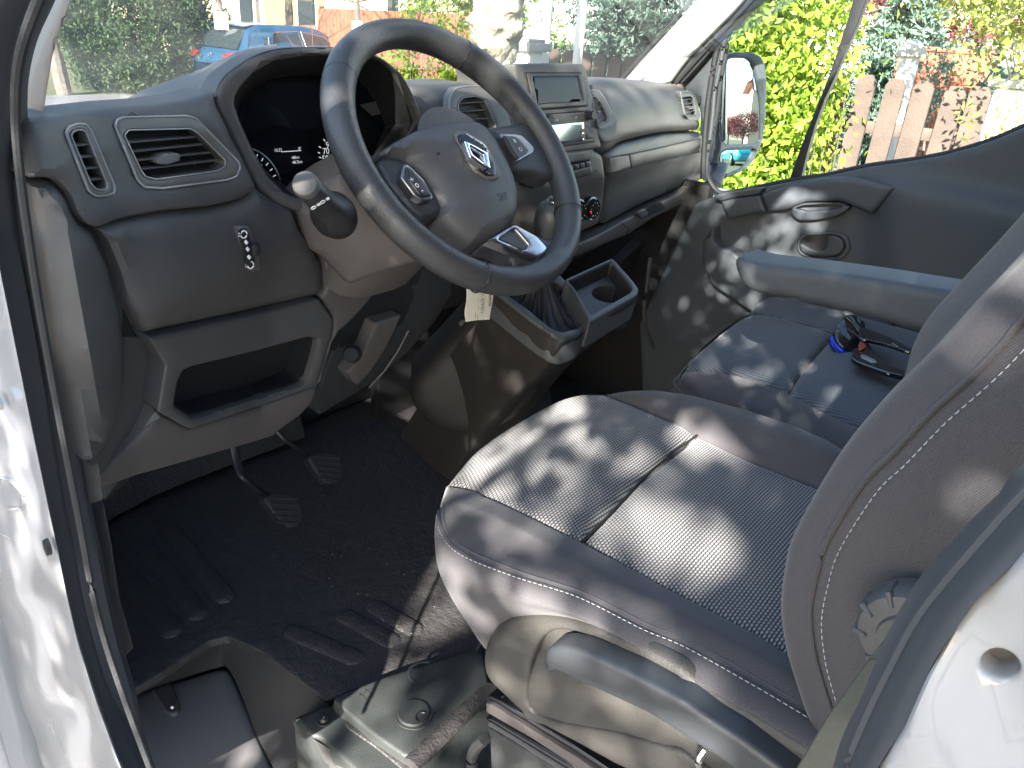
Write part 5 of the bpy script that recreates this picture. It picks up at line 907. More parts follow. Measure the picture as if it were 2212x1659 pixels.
panel('division_bar', door, M['rubber'], q(3, (1220, -120), (1320, -120), (1243, 0), (1180, 170), (1100, 350), (1040, 490), (985, 610), (930, 760), (880, 930), (838, 1105), (765, 1115), (830, 930), (900, 750), (955, 610), (1010, 470), (1075, 280), (1130, 110), (1160, 0)), PX(.955), (1, 0, 0), r=.003, depth=.02, corner=3)
gw = q(3, (740, -260), (640, -80), (560, 10), (470, 105), (403, 200), (378, 330), (345, 500), (320, 700), (290, 880), (266, 990), (264, 1060), (286, 1130), (345, 1195), (600, 1160), (1000, 1090), (1700, 970), (2060, 860), (2500, 650), (2700, -260))
panel('window_glass', door, M['glass'], gw, PX(.962), (1, 0, 0), r=.0005, depth=.004, corner=0, step=60)
V, Fc = merge([rbox((1.0, .35, 1.0), (.04, 1.2, .65), .02)]); obj('door_skin', V, Fc, M['paint'], door)

V, Fc = merge([rbox((.55, 1.48, 1.0), (.85, .04, .9), .01)]); obj('footwell_liner', V, Fc, M['deep'], van)
V, Fc = rbox((.95, 1.15, .90), (.04, .8, .7), .01); obj('footwell_liner', V, Fc, M['deep'], van)
V, Fc = rbox((.955, 1.2, 1.28), (.04, .5, .17), .01); obj('footwell_liner', V, Fc, M['deep'], van)

# the open driver door, just left of the picture
dd_ = thing('driver_door', 'open white driver door beside the doorway, just left of the picture', 'door', (-1.02, .92, .6)); ang = radians(80)
hx_ = np.array([-sin(ang), -cos(ang)*.4, 0]); hx_ /= np.linalg.norm(hx_); hy_ = np.array([-hx_[1], hx_[0], 0]); RD = np.stack([hx_, hy_, [0, 0, 1.]], 1); h0 = np.array([-1.03, .95, 0])
V, Fc = rbox(h0+hx_*.5+np.array([0, 0, .98]), (.96, .07, .85), .03, RD); obj('door_skin', V, Fc, M['paint'], dd_)
V, Fc = rbox(h0+hx_*.5-hy_*-.045+np.array([0, 0, .98]), (.86, .03, .72), .02, RD); obj('door_trim', V, Fc, M['plastic'], dd_)
fp = [h0+hx_*a+np.array([0, 0, z]) for a, z in ((.04, 1.42), (.40, 1.95), (.62, 2.2), (.95, 2.22), (.97, 1.42))]; V, Fc = tube(fp, .03, 8, closed=True); obj('window_frame', V, Fc, M['paint'], dd_)

# ================================================================== SIDE MIRROR
mc = PX(1.19)(1603, 240); rin = ray(1603, 292); rout = np.array([.02, -1., 0.0]); rout /= np.linalg.norm(rout); mn_ = rout-rin; mn_ /= np.linalg.norm(mn_)
MP = lambda o=0: PL(mc+mn_*o, mn_)
mir = thing('side_mirror', 'dark wing mirror outside the passenger window, sky and houses in its glass', 'wing mirror', mc)
mO = q(3, (345, 410), (372, 345), (440, 320), (560, 325), (605, 345), (630, 400), (640, 500), (636, 700), (618, 850), (600, 905), (560, 990), (500, 1050), (420, 1088), (360, 1097), (318, 1070), (292, 1020), (330, 900), (335, 700), (345, 500))
m1 = q(3, (370, 400), (385, 366), (420, 355), (515, 357), (550, 385), (585, 500), (604, 640), (606, 800), (600, 868), (575, 884), (385, 893), (354, 865), (350, 750), (358, 560)); m2 = q(3, (345, 945), (378, 922), (560, 915), (572, 930), (550, 980), (490, 1040), (420, 1066), (352, 1078), (342, 1020))
back = tuple(-mn_)
panel('mirror_housing', mir, M['blue_grey'], mO, MP(.012), back, r=.012, depth=.09, corner=8, holes=[m1, m2], hr=.006, hdepth=.02, hcorner=6)
V, Fc = panel('x', None, None, mO, MP(-.075), back, r=.03, depth=.01, corner=10, raw=True)
obj('housing_back', V, Fc, M['black'], mir)
M['mirror'] = mat('mirror_silver', (.50, .58, .64), .0, metal=1)
panel('mirror_glass', mir, M['mirror'], m1, MP(.0), back, r=.0008, depth=.004, corner=6, smooth=20)
mn2 = mn_+np.array([.10, 0, 0]); mn2 /= np.linalg.norm(mn2)
c2_ = MP(0)(1594, 350)
panel('mirror_glass', mir, M['mirror'], m2, PL(c2_, mn2), tuple(-mn2), r=.0008, depth=.004, corner=6, smooth=20)
V, Fc = tube([MP(-.05)(1555, 345), PX(1.0)(1540, 400)], [.03, .025], 12, flat=.6); obj('mirror_arm', V, Fc, M['black'], mir)
def MIR(x, y, d):
    P0 = MP(0)(x, y); v = ray(x, y); rr_ = v-2*(v@mn_)*mn_; return P0+rr_*d

# ================================================================== OUTSIDE
def flat(x, y, z=0): return np.array([x, y, z], float)
def gmat(name, c1, c2, scale, rough=.9, bump=.3, c3=None):
    m = mat(name, c1, rough, col2=c2, vscale=scale, grain=bump, gscale=scale*12, spec=.2); return m
M['asphalt'] = gmat('worn_asphalt', (.20, .20, .205), (.15, .15, .155), 3)
M['pave'] = gmat('pale_paving', (.36, .35, .33), (.28, .27, .25), 4)
M['earth'] = gmat('earth_and_litter', (.14, .12, .08), (.10, .13, .05), 5)
def sheet(name, pts, z, m):
    V = np.array([[x, y, z] for x, y in pts]); o = obj(name, V, [tuple(range(len(pts)))], m, smooth=0); o['kind'] = 'structure'; return o
sheet('ground', [(-250, -250), (250, -250), (250, 250), (-250, 250)], 0, M['earth'])
sheet('road', [(-12, -120), (1.9, -120), (1.9, 8), (60, 11), (60, 16.6), (5, 15.6), (1.9, 60), (-12, 60)], .004, M['asphalt'])
V, Fc = merge([rbox((2.0, -50, .05), (.14, 116, .12), .02)]); o = obj('kerb', V, Fc, M['pave']); o['kind'] = 'structure'
V, Fc = merge([rbox((2.35, -50, .045), (.56, 116, .09), .02)]); o = obj('pavement', V, Fc, M['pave']); o['kind'] = 'structure'
def leafmat(name, c, c2, tr=.5):
    m = bpy.data.materials.new(name); m.use_nodes = True; N, L = nodes(m); b = N['Principled BSDF']; b.inputs['Roughness'].default_value = .5; b.inputs['Specular IOR Level'].default_value = .3
    g = N.new('ShaderNodeNewGeometry'); r = N.new('ShaderNodeMix'); r.data_type = 'RGBA'; r.inputs[6].default_value = (*c, 1); r.inputs[7].default_value = (*c2, 1); L.new(g.outputs['Random Per Island'], r.inputs[0]); L.new(r.outputs[2], b.inputs['Base Color'])
    t = N.new('ShaderNodeBsdfTranslucent'); L.new(r.outputs[2], t.inputs[0]); mx = N.new('ShaderNodeMixShader'); mx.inputs[0].default_value = tr; L.new(b.outputs[0], mx.inputs[1]); L.new(t.outputs[0], mx.inputs[2]); L.new(mx.outputs[0], N['Material Output'].inputs[0]); return m
M['lime'] = leafmat('lime_green_leaves', (.30, .40, .05), (.17, .29, .03), .42); M['pale_lime'] = leafmat('pale_yellow_green_leaves', (.42, .44, .12), (.25, .32, .07))
M['green'] = leafmat('green_leaves', (.12, .20, .035), (.06, .12, .025), .35); M['conifer'] = leafmat('dark_conifer', (.035, .07, .03), (.07, .11, .035), .15)
M['spruce'] = leafmat('blue_spruce_needles', (.20, .29, .22), (.13, .21, .16), .3); M['redleaf'] = leafmat('dark_red_leaves', (.22, .06, .05), (.12, .035, .035), .3)
M['bark'] = mat('tree_bark', (.20, .17, .14), .9, col2=(.12, .10, .08), vscale=12, grain=.8, gscale=60)
M['plane_bark'] = mat('pale_blotched_bark', (.42, .39, .31), .85, col2=(.22, .20, .14), vscale=14, grain=.8, gscale=40, grain2=.8, g2scale=12)
M['twig'] = mat('pale_twig', (.36, .30, .24), .9)
M['stem'] = mat('dark_stem', (.07, .06, .03), .9)
M['fence'] = mat('brown_stained_wood', (.095, .066, .052), .7, col2=(.062, .043, .034), vscale=5, grain=.5, gscale=120); M['redfence'] = mat('red_brown_boards', (.36, .12, .06), .7, col2=(.28, .085, .045), vscale=3)
M['whitewall'] = mat('white_render', (.80, .80, .78), .9, var=.05, vscale=2); M['orange'] = mat('orange_render', (.62, .36, .12), .9, var=.06, vscale=1.5); M['cream'] = mat('cream_render', (.62, .50, .32), .9, var=.05, vscale=1.5)
M['stonecap'] = mat('pale_concrete', (.52, .51, .48), .85, var=.2, vscale=14, grain=.5, gscale=80); M['whitepost'] = mat('white_painted_metal', (.75, .75, .74), .4)
def leaves(name, m, P, size, parent=None, loc=None, aspect=.5, up=.0, flatn=0.0, kind=None):
    P = np.asarray(P, float); n = len(P); a = RNG.normal(size=(n, 3)); a[:, 2] = a[:, 2]*(1-flatn)+up; a /= np.linalg.norm(a, axis=1)[:, None]
    b = RNG.normal(size=(n, 3)); b -= a*(a*b).sum(1)[:, None]; b /= np.linalg.norm(b, axis=1)[:, None]; s = (size*RNG.uniform(.6, 1.35, n))[:, None]; nn = np.cross(a, b)*s*.12
    V = np.stack([P-a*s*.5, P+b*s*aspect*.5+nn, P+a*s*.5, P-b*s*aspect*.5+nn], 1).reshape(-1, 3)
    off = wloc(parent) if parent is not None else (np.array(loc, float) if loc is not None else 0)
    me = bpy.data.meshes.new(name); me.vertices.add(4*n); me.vertices.foreach_set('co', (V-off).ravel()); me.loops.add(4*n); me.polygons.add(n)
    me.loops.foreach_set('vertex_index', np.arange(4*n)); me.polygons.foreach_set('loop_start', np.arange(0, 4*n, 4)); me.update(calc_edges=True); me.materials.append(m)
    o = bpy.data.objects.new(name, me); COL.objects.link(o)
    if parent is not None: o.parent = parent
    return o
def clumps(c, R, ncl, nper, rcl, shell=.5, seedfn=None):
    """points in clumps over an ellipsoid: gaps between clumps"""
    c = np.array(c, float); R = np.array(R, float); u = RNG.normal(size=(ncl, 3)); u /= np.linalg.norm(u, axis=1)[:, None]; u *= (RNG.uniform(shell**3, 1, ncl)**(1/3))[:, None]
    C_ = c+u*R; C_ = C_[C_[:, 2] > .05]; rc = rcl*RNG.uniform(.5, 1.3, len(C_)); P = np.repeat(C_, nper, 0)+RNG.normal(size=(len(C_)*nper, 3))*np.repeat(rc, nper)[:, None]*np.array([.55, .55, .45]); return P[P[:, 2] > .02], C_
def branches(base, tips, r, m, parent, name='branch', n=14):
    out = []
    idx = RNG.choice(len(tips), min(n, len(tips)), replace=False)
    for i in idx:
        a = np.array(base)+np.array([0, 0, RNG.uniform(0, .5)]); b = tips[i]; mid_ = (a+b)/2+RNG.normal(size=3)*.08*np.linalg.norm(b-a); V, Fc = tube(catmull([a, mid_, b], 4), np.linspace(r, r*.25, 9), 6); out.append((V, Fc))
    V, Fc = merge(out); return obj(name, V, Fc, m, parent)
def shrub(name, label, cat, base, c, R, m, ncl, nper, rcl, size, stems=14, sr=.012, shell=.45, aspect=.5, group=None, sm_=None):
    t = thing(name, label, cat, base, group); P, C_ = clumps(c, R, ncl, nper, rcl, shell); leaves('foliage', m, P, size, t, aspect=aspect); branches(base, C_, sr, sm_ or M['bark'], t, 'stems', stems); return t
# hedge of clipped thuja beyond the road
def G0(x, y, z=0): return PZ(z)(x, y)
hb_ = (G0(200, 205)+G0(415, 200))/2; ctr = AT(285, 60, 18.0)
hd = thing('hedge', 'big dark green evergreen bush beyond the road, left of the blue car', 'bush', (ctr[0], ctr[1], 0))
uh = CR*np.array([1, 1, 0]); uh /= np.linalg.norm(uh); vh = np.array([-uh[1], uh[0], 0])
C_ = []
for i in range(1500):
    a, b, z = RNG.uniform(-1, 1), RNG.uniform(-1, 1), RNG.uniform(0, 1)
    wz = 1.42*(1-.35*max(0, .35-z)/.35)*(1.0 if z < .7 else sqrt(max(0, 1-((z-.7)/.38)**2)))
    if a*a+b*b > 1 or a*a+b*b < .35: continue
    C_.append(np.array([ctr[0], ctr[1], 0])+uh*a*wz+vh*b*wz*.8+np.array([0, 0, .08+z*2.9]))
C_ = np.array(C_); P = np.repeat(C_, 80, 0)+RNG.normal(size=(len(C_)*80, 3))*.11; leaves('foliage', M['conifer'], P, .085, hd, aspect=.35, up=.5)
V, Fc = tube([(ctr[0], ctr[1], 0), (ctr[0], ctr[1], 2.2)], [.08, .04], 8); obj('trunk', V, Fc, M['bark'], hd)
t = thing('pine_tree', 'thin brown tree trunk left of the dark evergreen bush', 'tree', G0(140, 205))
b0 = G0(140, 205); V, Fc = tube(catmull([b0, b0+np.array([-.05, .1, 1.0]), b0+np.array([-.2, .2, 2.4]), b0+np.array([-.2, .3, 3.6])], 5), [.13]*4+[.11]*6+[.09]*6, 10); obj('trunk', V, Fc, M['bark'], t)
P, C2 = clumps(b0+np.array([-.3, .3, 4.2]), (1.4, 1.4, 1.0), 60, 60, .35); leaves('foliage', M['green'], P, .12, t)
# orange house
hc_ = AT(640, 0, 27.0); ax = uh*.985+vh*(-.17); ax /= np.linalg.norm(ax); ay = np.array([-ax[1], ax[0], 0]); RH = np.stack([ax, ay, [0, 0, 1.]], 1)
def HB(px, py, depth=0):
    s = PL(hc_-ay*depth, ay); return s(px, py)
hs_ = thing('house', 'orange and cream rendered house behind the red-brown fence, with tall windows', 'house', (hc_[0], hc_[1], 0))
def wbox(c, s, m, name, r=.01, parent=hs_): V, Fc = rbox(c, s, r, RH); return obj(name, V, Fc, m, parent)
def wallseg(x0, x1, m, name, zt=6.0, dep=.3, off=0.0, zb=0.0):
    a = HB(x0, 20); b = HB(x1, 20); c = (a+b)/2; L_ = np.linalg.norm((b-a)[:2]); return wbox((c[0]-ay[0]*off+ay[0]*dep/2, c[1]-ay[1]*off+ay[1]*dep/2, (zt+zb)/2), (L_, dep, zt-zb), m, name)
wallseg(470, 570, M['whitewall'], 'wall', off=-.2); wallseg(570, 700, M['orange'], 'wall'); wallseg(700, 1010, M['cream'], 'wall', off=-.02)
wbox((hc_[0]+ay[0]*4, hc_[1]+ay[1]*4, 2.9), (13, 7.2, 5.8), M['cream'], 'wall')
V, Fc = merge([rbox((hc_[0]+ay[0]*4, hc_[1]+ay[1]*4, 6.1), (14, 9, .3), .02, RH)]); obj('roof', V, Fc, M['redfence'], hs_)
for x0, x1 in ((645, 682), (520, 548), (838, 862), (900, 930)):
    f = wallseg(x0-4, x1+4, M['whitepost'], 'window', zt=3.2, zb=.7, dep=.08, off=.05); g_ = wallseg(x0, x1, M['darkglass'], 'pane', zt=3.12, zb=.78, dep=.04, off=.08)
# red-brown board fence in front of the house
def boards(name, label, x0, x1, ytop, d0, d1, m, bw=.14, gap=.012, zt=None):
    a = AT(x0, ytop[0], d0); b = AT(x1, ytop[1], d1); za, zb_ = (a[2], b[2]) if zt is None else (zt, zt); L_ = np.linalg.norm((b-a)[:2]); dx = (b-a)*np.array([1, 1, 0])/L_; n = int(L_/bw); t = thing(name, label, 'fence', (a[0], a[1], 0)); ny = np.array([-dx[1], dx[0], 0]); R3 = np.stack([dx, ny, [0, 0, 1.]], 1); P = []
    for i in range(n):
        k = (i+.5)/n; z = za+(zb_-za)*k; p = a+(b-a)*k; P.append(rbox((p[0], p[1], z/2+.03), (bw-gap, .022, z-.06), .003, R3))
    V, Fc = merge(P); obj('boards', V, Fc, m, t)
    for zz in (.3, .75):
        z = min(za, zb_)*zz/.9; V, Fc = rbox(((a+b)[0]/2+ny[0]*.03, (a+b)[1]/2+ny[1]*.03, z), (L_, .05, .07), .005, R3); obj('rail', V, Fc, m, t)
    for k in np.linspace(0, 1, max(2, int(L_/2.2))):
        p = a+(b-a)*k; V, Fc = rbox((p[0]+ny[0]*.07, p[1]+ny[1]*.07, (za+(zb_-za)*k)/2+.04), (.09, .09, za+(zb_-za)*k+.04), .008, R3); obj('post', V, Fc, m, t)
    return t
boards('board_fence', 'low red-brown board fence running behind the blue car', 395, 780, (46, 58), 20.5, 19.5, M['redfence'])
boards('board_fence', 'taller red-brown board fence above the steering wheel, right of the blue car', 688, 1010, (18, 30), 18.2, 13.5, M['redfence'], bw=.16)
# white letterbox-like shelf and notices on trees: thin street trees
def sapling(x, y0, d, label, r=.05, paper=False):
    b = AT(x, y0, d); b[2] = 0; t = thing('young_tree', label, 'tree', b); V, Fc = tube(catmull([b, b+np.array([.03, 0, 1.2]), b+np.array([-.02, .03, 2.6]), b+np.array([.05, 0, 3.6])], 4), np.linspace(r, r*.5, 13), 8); obj('trunk', V, Fc, M['bark'], t)
    C3 = b+np.array([0, 0, 3.0])+RNG.normal(size=(26, 3))*np.array([1.3, 1.3, .6]); C3[:, 2] = np.maximum(C3[:, 2], 1.7); branches(b+np.array([0, 0, 2.0]), C3, .02, M['twig'], t, 'branch', 26)
    P = np.repeat(C3, 20, 0)+RNG.normal(size=(520, 3))*.2; leaves('foliage', M['pale_lime'], P, .07, t)
    return t, b
t, b = sapling(478, 55, 17.0, 'thin bare street tree with a white paper notice, beside the orange wall', .06)
c = AT(478, 45, 16.9); V, Fc = rbox(c, (.26, .02, .30), .002, np.stack([uh, vh, [0, 0, 1.]], 1)); obj('notice', V, Fc, M['whitepost'], t)
t, b = sapling(772, 60, 13.5, 'thin bare tree with a pale blue notice, above the left of the steering wheel', .06)
c = AT(772, 62, 13.4); V, Fc = rbox(c, (.16, .02, .22), .002, np.stack([uh, vh, [0, 0, 1.]], 1)); obj('notice', V, Fc, M['whitepost'], t)
# blossom / bare twig tree whose branches hang in front of the house
t = thing('blossoming_tree', 'bare-twigged tree whose pale branches hang before the orange house', 'tree', AT(620, -60, 21)*np.array([1, 1, 0]))
b = wloc(t); C3 = b+np.array([0, 0, 2.9])+RNG.normal(size=(130, 3))*np.array([2.6, 2.6, .45]); V, Fc = tube([b, b+np.array([0, 0, 2.6])], [.12, .08], 8); obj('trunk', V, Fc, M['bark'], t); branches(b+np.array([0, 0, 2.4]), C3, .03, M['twig'], t, 'branch', 120)
P = np.repeat(C3, 14, 0)+RNG.normal(size=(len(C3)*14, 3))*.22; leaves('foliage', M['pale_lime'], P, .06, t)
# shrubs
shrub('shrub', 'leafy green shrub at the foot of the red-brown fence behind the car', 'shrub', G0(430, 195)+np.array([1.2, 1.6, 0]), AT(438, 85, 18.5), (.7, .7, .7), M['lime'], 60, 40, .16, .09)
shrub('lime_shrub', 'bright lime shrub seen above the steering wheel rim, left of the thick trunk', 'shrub', AT(935, 100, 7.5)*np.array([1, 1, 0]), AT(935, 70, 7.5)*np.array([1, 1, 0])+np.array([0, 0, 1.1]), (.55, .55, 1.3), M['lime'], 150, 60, .10, .045, stems=30, sr=.012)
shrub('lime_shrub', 'bright lime shrub seen through the steering wheel above the dashboard', 'shrub', AT(905, 150, 6.0)*np.array([1, 1, 0]), AT(905, 150, 6.0)*np.array([1, 1, 0])+np.array([0, 0, .6]), (.6, .6, .75), M['lime'], 130, 55, .09, .04, stems=20)
shrub('green_shrub', 'leafy green shrub between the thick trunk and the white posts', 'shrub', AT(1150, 60, 8)*np.array([1, 1, 0]), AT(1148, 40, 8.0)*np.array([1, 1, 0])+np.array([0, 0, 1.3]), (.32, .32, 1.1), M['lime'], 90, 55, .08, .04)
shrub('green_shrub', 'thin climbing shrub between the two white posts', 'shrub', AT(1222, 90, 8)*np.array([1, 1, 0]), AT(1222, 90, 8.0)*np.array([1, 1, 0])+np.array([0, 0, 1.0]), (.22, .22, .65), M['lime'], 30, 30, .07, .04)
shrub('dark_shrub', 'grey-green bush under the red-brown fence behind the steering wheel', 'shrub', AT(850, 110, 10)*np.array([1, 1, 0]), AT(855, 130, 10)*np.array([1, 1, 0])+np.array([0, 0, .6]), (.9, .9, .7), M['green'], 90, 50, .14, .06)
t = thing('red_twigs', 'bare red twigs in front of the fence, right behind the blue car', 'shrub', AT(735, 100, 11.5)*np.array([1, 1, 0])); b = wloc(t); C3 = b+np.array([0, 0, 1.1])+RNG.normal(size=(30, 3))*np.array([.4, .4, .25]); branches(b, C3, .008, M['redfence'], t, 'stems', 30)
# thick knobbly trunk
tb = AT(1072, 130, 4.4); t = thing('plane_tree', 'thick knobbly pale tree trunk standing right beyond the windscreen', 'tree', (tb[0], tb[1], 0))
D4 = 4.4; ks = [(1078, 400, 38), (1074, 200, 34), (1072, 130, 37), (1068, 90, 47), (1070, 60, 52), (1074, 35, 51), (1082, 10, 46), (1092, -30, 42), (1098, -90, 40), (1100, -160, 36), (1102, -400, 30)]
path = [AT(x, y, D4) for x, y, r in ks]; path[0][2] = 0; path = [np.array([tb[0]+(p-tb)@uh*uh[0], tb[1]+(p-tb)@uh*uh[1], p[2]]) for p in path]; rads = [r/FPX*D4 for _, _, r in ks]
cp_ = catmull(path, 8); rp_ = catmull([[r] for r in rads], 8)[:, 0]; rows = []
for i, (p, r) in enumerate(zip(cp_, rp_)):
    rows.append([p+np.array([cos(a), sin(a), 0])*r*(1+.07*sin(3*a+i*.16)+.05*sin(5*a-i*.31)+.05*sin(i*.5+a)+.03*sin(9*a+i)) for a in np.linspace(0, 2*pi, 41)[:-1]])
V, Fc = grid(rows, closed_u=True); obj('trunk', V, Fc, M['plane_bark'], t, smooth=70)
P = []
for x, y, r in ((1058, 62, 9), (1100, 78, 7), (1045, 100, 8), (1092, 30, 8)):
    c = AT(x, y, D4-.11); bm = bmesh.new(); bmesh.ops.create_icosphere(bm, subdivisions=3, radius=1); V = np.array([v.co[:] for v in bm.verts]); Fc = [[v.index for v in f.verts] for f in bm.faces]; bm.free(); V = c+V*r/FPX*D4*np.array([1.2, .9, 1])*(1+.08*np.sin(V[:, :1]*6)+.06*np.sin(V[:, 2:3]*9)); obj('burl', V, Fc, M['plane_bark'], t)
top = np.array(path[-1]); C3 = top+np.array([0, 0, .4])+RNG.normal(size=(60, 3))*np.array([1.2, 1.2, .6]); C3[:, 2] = np.maximum(C3[:, 2], top[2]+.1); branches(top, C3, .06, M['plane_bark'], t, 'branch', 30); P = np.repeat(C3, 50, 0)+RNG.normal(size=(3000, 3))*.3; P = P[P[:, 2] > 3.4]; leaves('foliage', M['lime'], P, .1, t)
# gate pillar with cap, white posts, white house
c = AT(1137, 100, 5.2); t = thing('gate_pillar', 'white rendered gate pillar with a flat grey cap, beside the thick trunk', 'pillar', (c[0], c[1], 0))
V, Fc = rbox((c[0], c[1], (c[2]-.02)/2), (.15, .15, c[2]-.02), .006); obj('shaft', V, Fc, M['whitewall'], t); V, Fc = merge([rbox((c[0], c[1], c[2]), (.23, .23, .05), .008), rbox((c[0], c[1], c[2]+.035), (.17, .17, .02), .006)]); obj('cap', V, Fc, M['stonecap'], t)
for x, lab in ((1181, 'white round post right of the thick trunk, left of the pair'), (1254, 'white round post above the radio, right of the pair')):
    c = AT(x, 60, 5.4); t = thing('white_post', lab, 'post', (c[0], c[1], 0), group='white posts by the gate'); V, Fc = cyl((c[0], c[1], 0), (c[0], c[1], 3.0), .031, .031, 20); obj('shaft', V, Fc, M['whitepost'], t); V, Fc = cyl((c[0], c[1], 3.0), (c[0], c[1], 3.05), .04, .03, 20); obj('cap', V, Fc, M['whitepost'], t); V, Fc = cyl((c[0], c[1], 0), (c[0], c[1], .03), .06, .06, 20); obj('foot', V, Fc, M['whitepost'], t)
a = AT(1158, 30, 13); t = thing('white_house', 'brightly sunlit white house wall behind the spruce and picket fence', 'house', (a[0]+2, a[1]-3, 0))
b = AT(1900, 30, 16); mid3 = (a+b)/2; dx = (b-a)*np.array([1, 1, 0]); L_ = np.linalg.norm(dx); dx /= L_; ny = np.array([-dx[1], dx[0], 0]); R3 = np.stack([dx, ny, [0, 0, 1.]], 1)
V, Fc = rbox((mid3[0]+ny[0]*2, mid3[1]+ny[1]*2, 2.6), (L_, 4, 5.2), .02, R3); obj('wall', V, Fc, M['whitewall'], t); V, Fc = rbox((mid3[0]+ny[0]*2, mid3[1]+ny[1]*2, 5.4), (L_+.8, 5, .3), .02, R3); obj('roof', V, Fc, M['redfence'], t)
wc_ = a+dx*L_*.7-ny*.01; V, Fc = rbox((wc_[0], wc_[1], 1.6), (1.2, .08, 1.3), .01, R3); w_ = obj('window', V, Fc, M['whitepost'], t); V, Fc = rbox((wc_[0]-ny[0]*.045, wc_[1]-ny[1]*.045, 1.6), (1.05, .02, 1.15), .005, R3); obj('pane', V, Fc, M['darkglass'], w_)
# spruces
def spruce(base, h, rad_, label, m=M['spruce'], n=900, cat='tree'):
    t = thing('blue_spruce', label, cat, base); V, Fc = tube([base, np.array(base)+np.array([0, 0, h])], [.07, .01], 8); obj('trunk', V, Fc, M['bark'], t); P = []
    for lv_ in range(int(h/.11)):
        z = .15+lv_*.11; R_ = rad_*(1-z/h)+.05
        for k in range(15):
            a = RNG.uniform(0, 2*pi); L_ = R_*RNG.uniform(.7, 1.15); s_ = np.linspace(.1, 1, int(10+L_*26))
            for s in s_:
                p = np.array(base)+np.array([cos(a)*L_*s, sin(a)*L_*s, z-.12*L_*s+.10*L_*s*s]); w2 = .10*(1.1-s)*L_
                P.append(p+RNG.normal(size=(6, 3))*np.array([w2+.02, w2+.02, .025]))
    P = np.vstack(P); leaves('foliage', m, P, .075, t, aspect=.25); return t
spruce(AT(1400, 60, 8.6)*np.array([1, 1, 0]), 3.8, 1.55, 'pale blue-green spruce behind the picket fence, beside the windscreen pillar')
spruce(AT(1950, 130, 7.6)*np.array([1, 1, 0]), 2.6, 1.0, 'blue spruce behind the lime shrub, left of the white fence post')
spruce(AT(1590, 90, 7.6)*np.array([1, 1, 0]), 3.0, .9, 'shaded grey-green spruce just above the wing mirror')
# picket fence along the pavement
def picket_run(label, xs, X0, w_, ztop_, sp, group, tilt=0):
    t = thing('picket_fence', label, 'fence', (X0, min(xs), 0))
    for i, y in enumerate(xs):
        h = ztop_+RNG.uniform(-.012, .012); pts = [(-w_/2, .12), (w_/2, .12), (w_/2, h-.04), (w_*.28, h), (-w_*.28, h), (-w_/2, h-.04)]
        V = np.array([[X0+dx_, y+p[0], p[1]] for dx_ in (-.011, .011) for p in pts]); a = RNG.uniform(-.02, .02)+tilt; V[:, 1] += (V[:, 2]-.5)*a
        Fc = [tuple(range(6)), tuple(range(6, 12))[::-1]]+[(k, (k+1) % 6, 6+(k+1) % 6, 6+k) for k in range(6)]; obj('picket', V, Fc, M['fence'], t, smooth=0)
    for z in (.35, ztop_-.28): V, Fc = rbox((X0+.04, (min(xs)+max(xs))/2, z), (.04, max(xs)-min(xs)+.1, .07), .004); obj('rail', V, Fc, M['fence'], t)
    return t
XF = 3.9; ztr = PX(XF)(1960, 172)[2]
picket_run('brown picket fence with wide boards behind the lime shrub, seen through the door window', list(np.arange(PX(XF)(2130, 180)[1], 3.0, .152)), XF, .108, ztr, .152, None)
Xf = 4.6; y0_, y1_ = PX(Xf)(1440, 110)[1], PX(Xf)(1135, 115)[1]
picket_run('darker picket fence standing behind the radio console, in front of the white house', list(np.arange(y0_, y1_, .15)), Xf, .12, PX(Xf)(1290, 116)[2], .15, None)
# white lamp-like post with domed cap
c = AT(1962, 140, 5.9); t = thing('capped_post', 'white round post with a domed cap behind the picket fence', 'post', (c[0], c[1], 0)); zt = AT(1965, 118, 5.9)[2]
V, Fc = cyl((c[0], c[1], 0), (c[0], c[1], zt), .058, .058, 24); obj('shaft', V, Fc, M['whitepost'], t); V, Fc = cyl((c[0], c[1], zt-.01), (c[0], c[1], zt+.09), .09, .02, 28, rings=[(0, .088), (.25, .09), (.5, .077), (.8, .05), (1, .01)]); obj('cap', V, Fc, M['stonecap'], t)
c = AT(2035, 160, 6.8); t = thing('ribbed_screen', 'brown ribbed panel standing behind the domed white post', 'screen', (c[0], c[1], 0)); zt = AT(2040, 108, 6.8)[2]
P = [tube([(c[0]+uh[0]*k*.028, c[1]+uh[1]*k*.028, 0), (c[0]+uh[0]*k*.028, c[1]+uh[1]*k*.028, zt-.01*(k % 2))], .015, 6) for k in range(-12, 12)]; V, Fc = merge(P); obj('panel', V, Fc, M['redfence'], t); V, Fc = rbox((c[0], c[1], zt), (.70, .05, .03), .004, np.stack([uh, vh, [0, 0, 1.]], 1)); obj('top_rail', V, Fc, M['redfence'], t)
# white wall at far right
a = PX(4.0)(2130, 250); t = thing('white_wall', 'low sunlit white garden wall at the right edge of the door window', 'wall', (4.1, a[1]-2, 0)); V, Fc = rbox((4.1, a[1]-2.0, PX(4.0)(2180, 190)[2]/2), (.25, 4.0, PX(4.0)(2180, 190)[2]), .02); obj('masonry', V, Fc, M['whitewall'], t); V, Fc = rbox((4.1, a[1]-2.0, PX(4.0)(2180, 190)[2]+.02), (.31, 4.06, .04), .006); obj('coping', V, Fc, M['stonecap'], t)
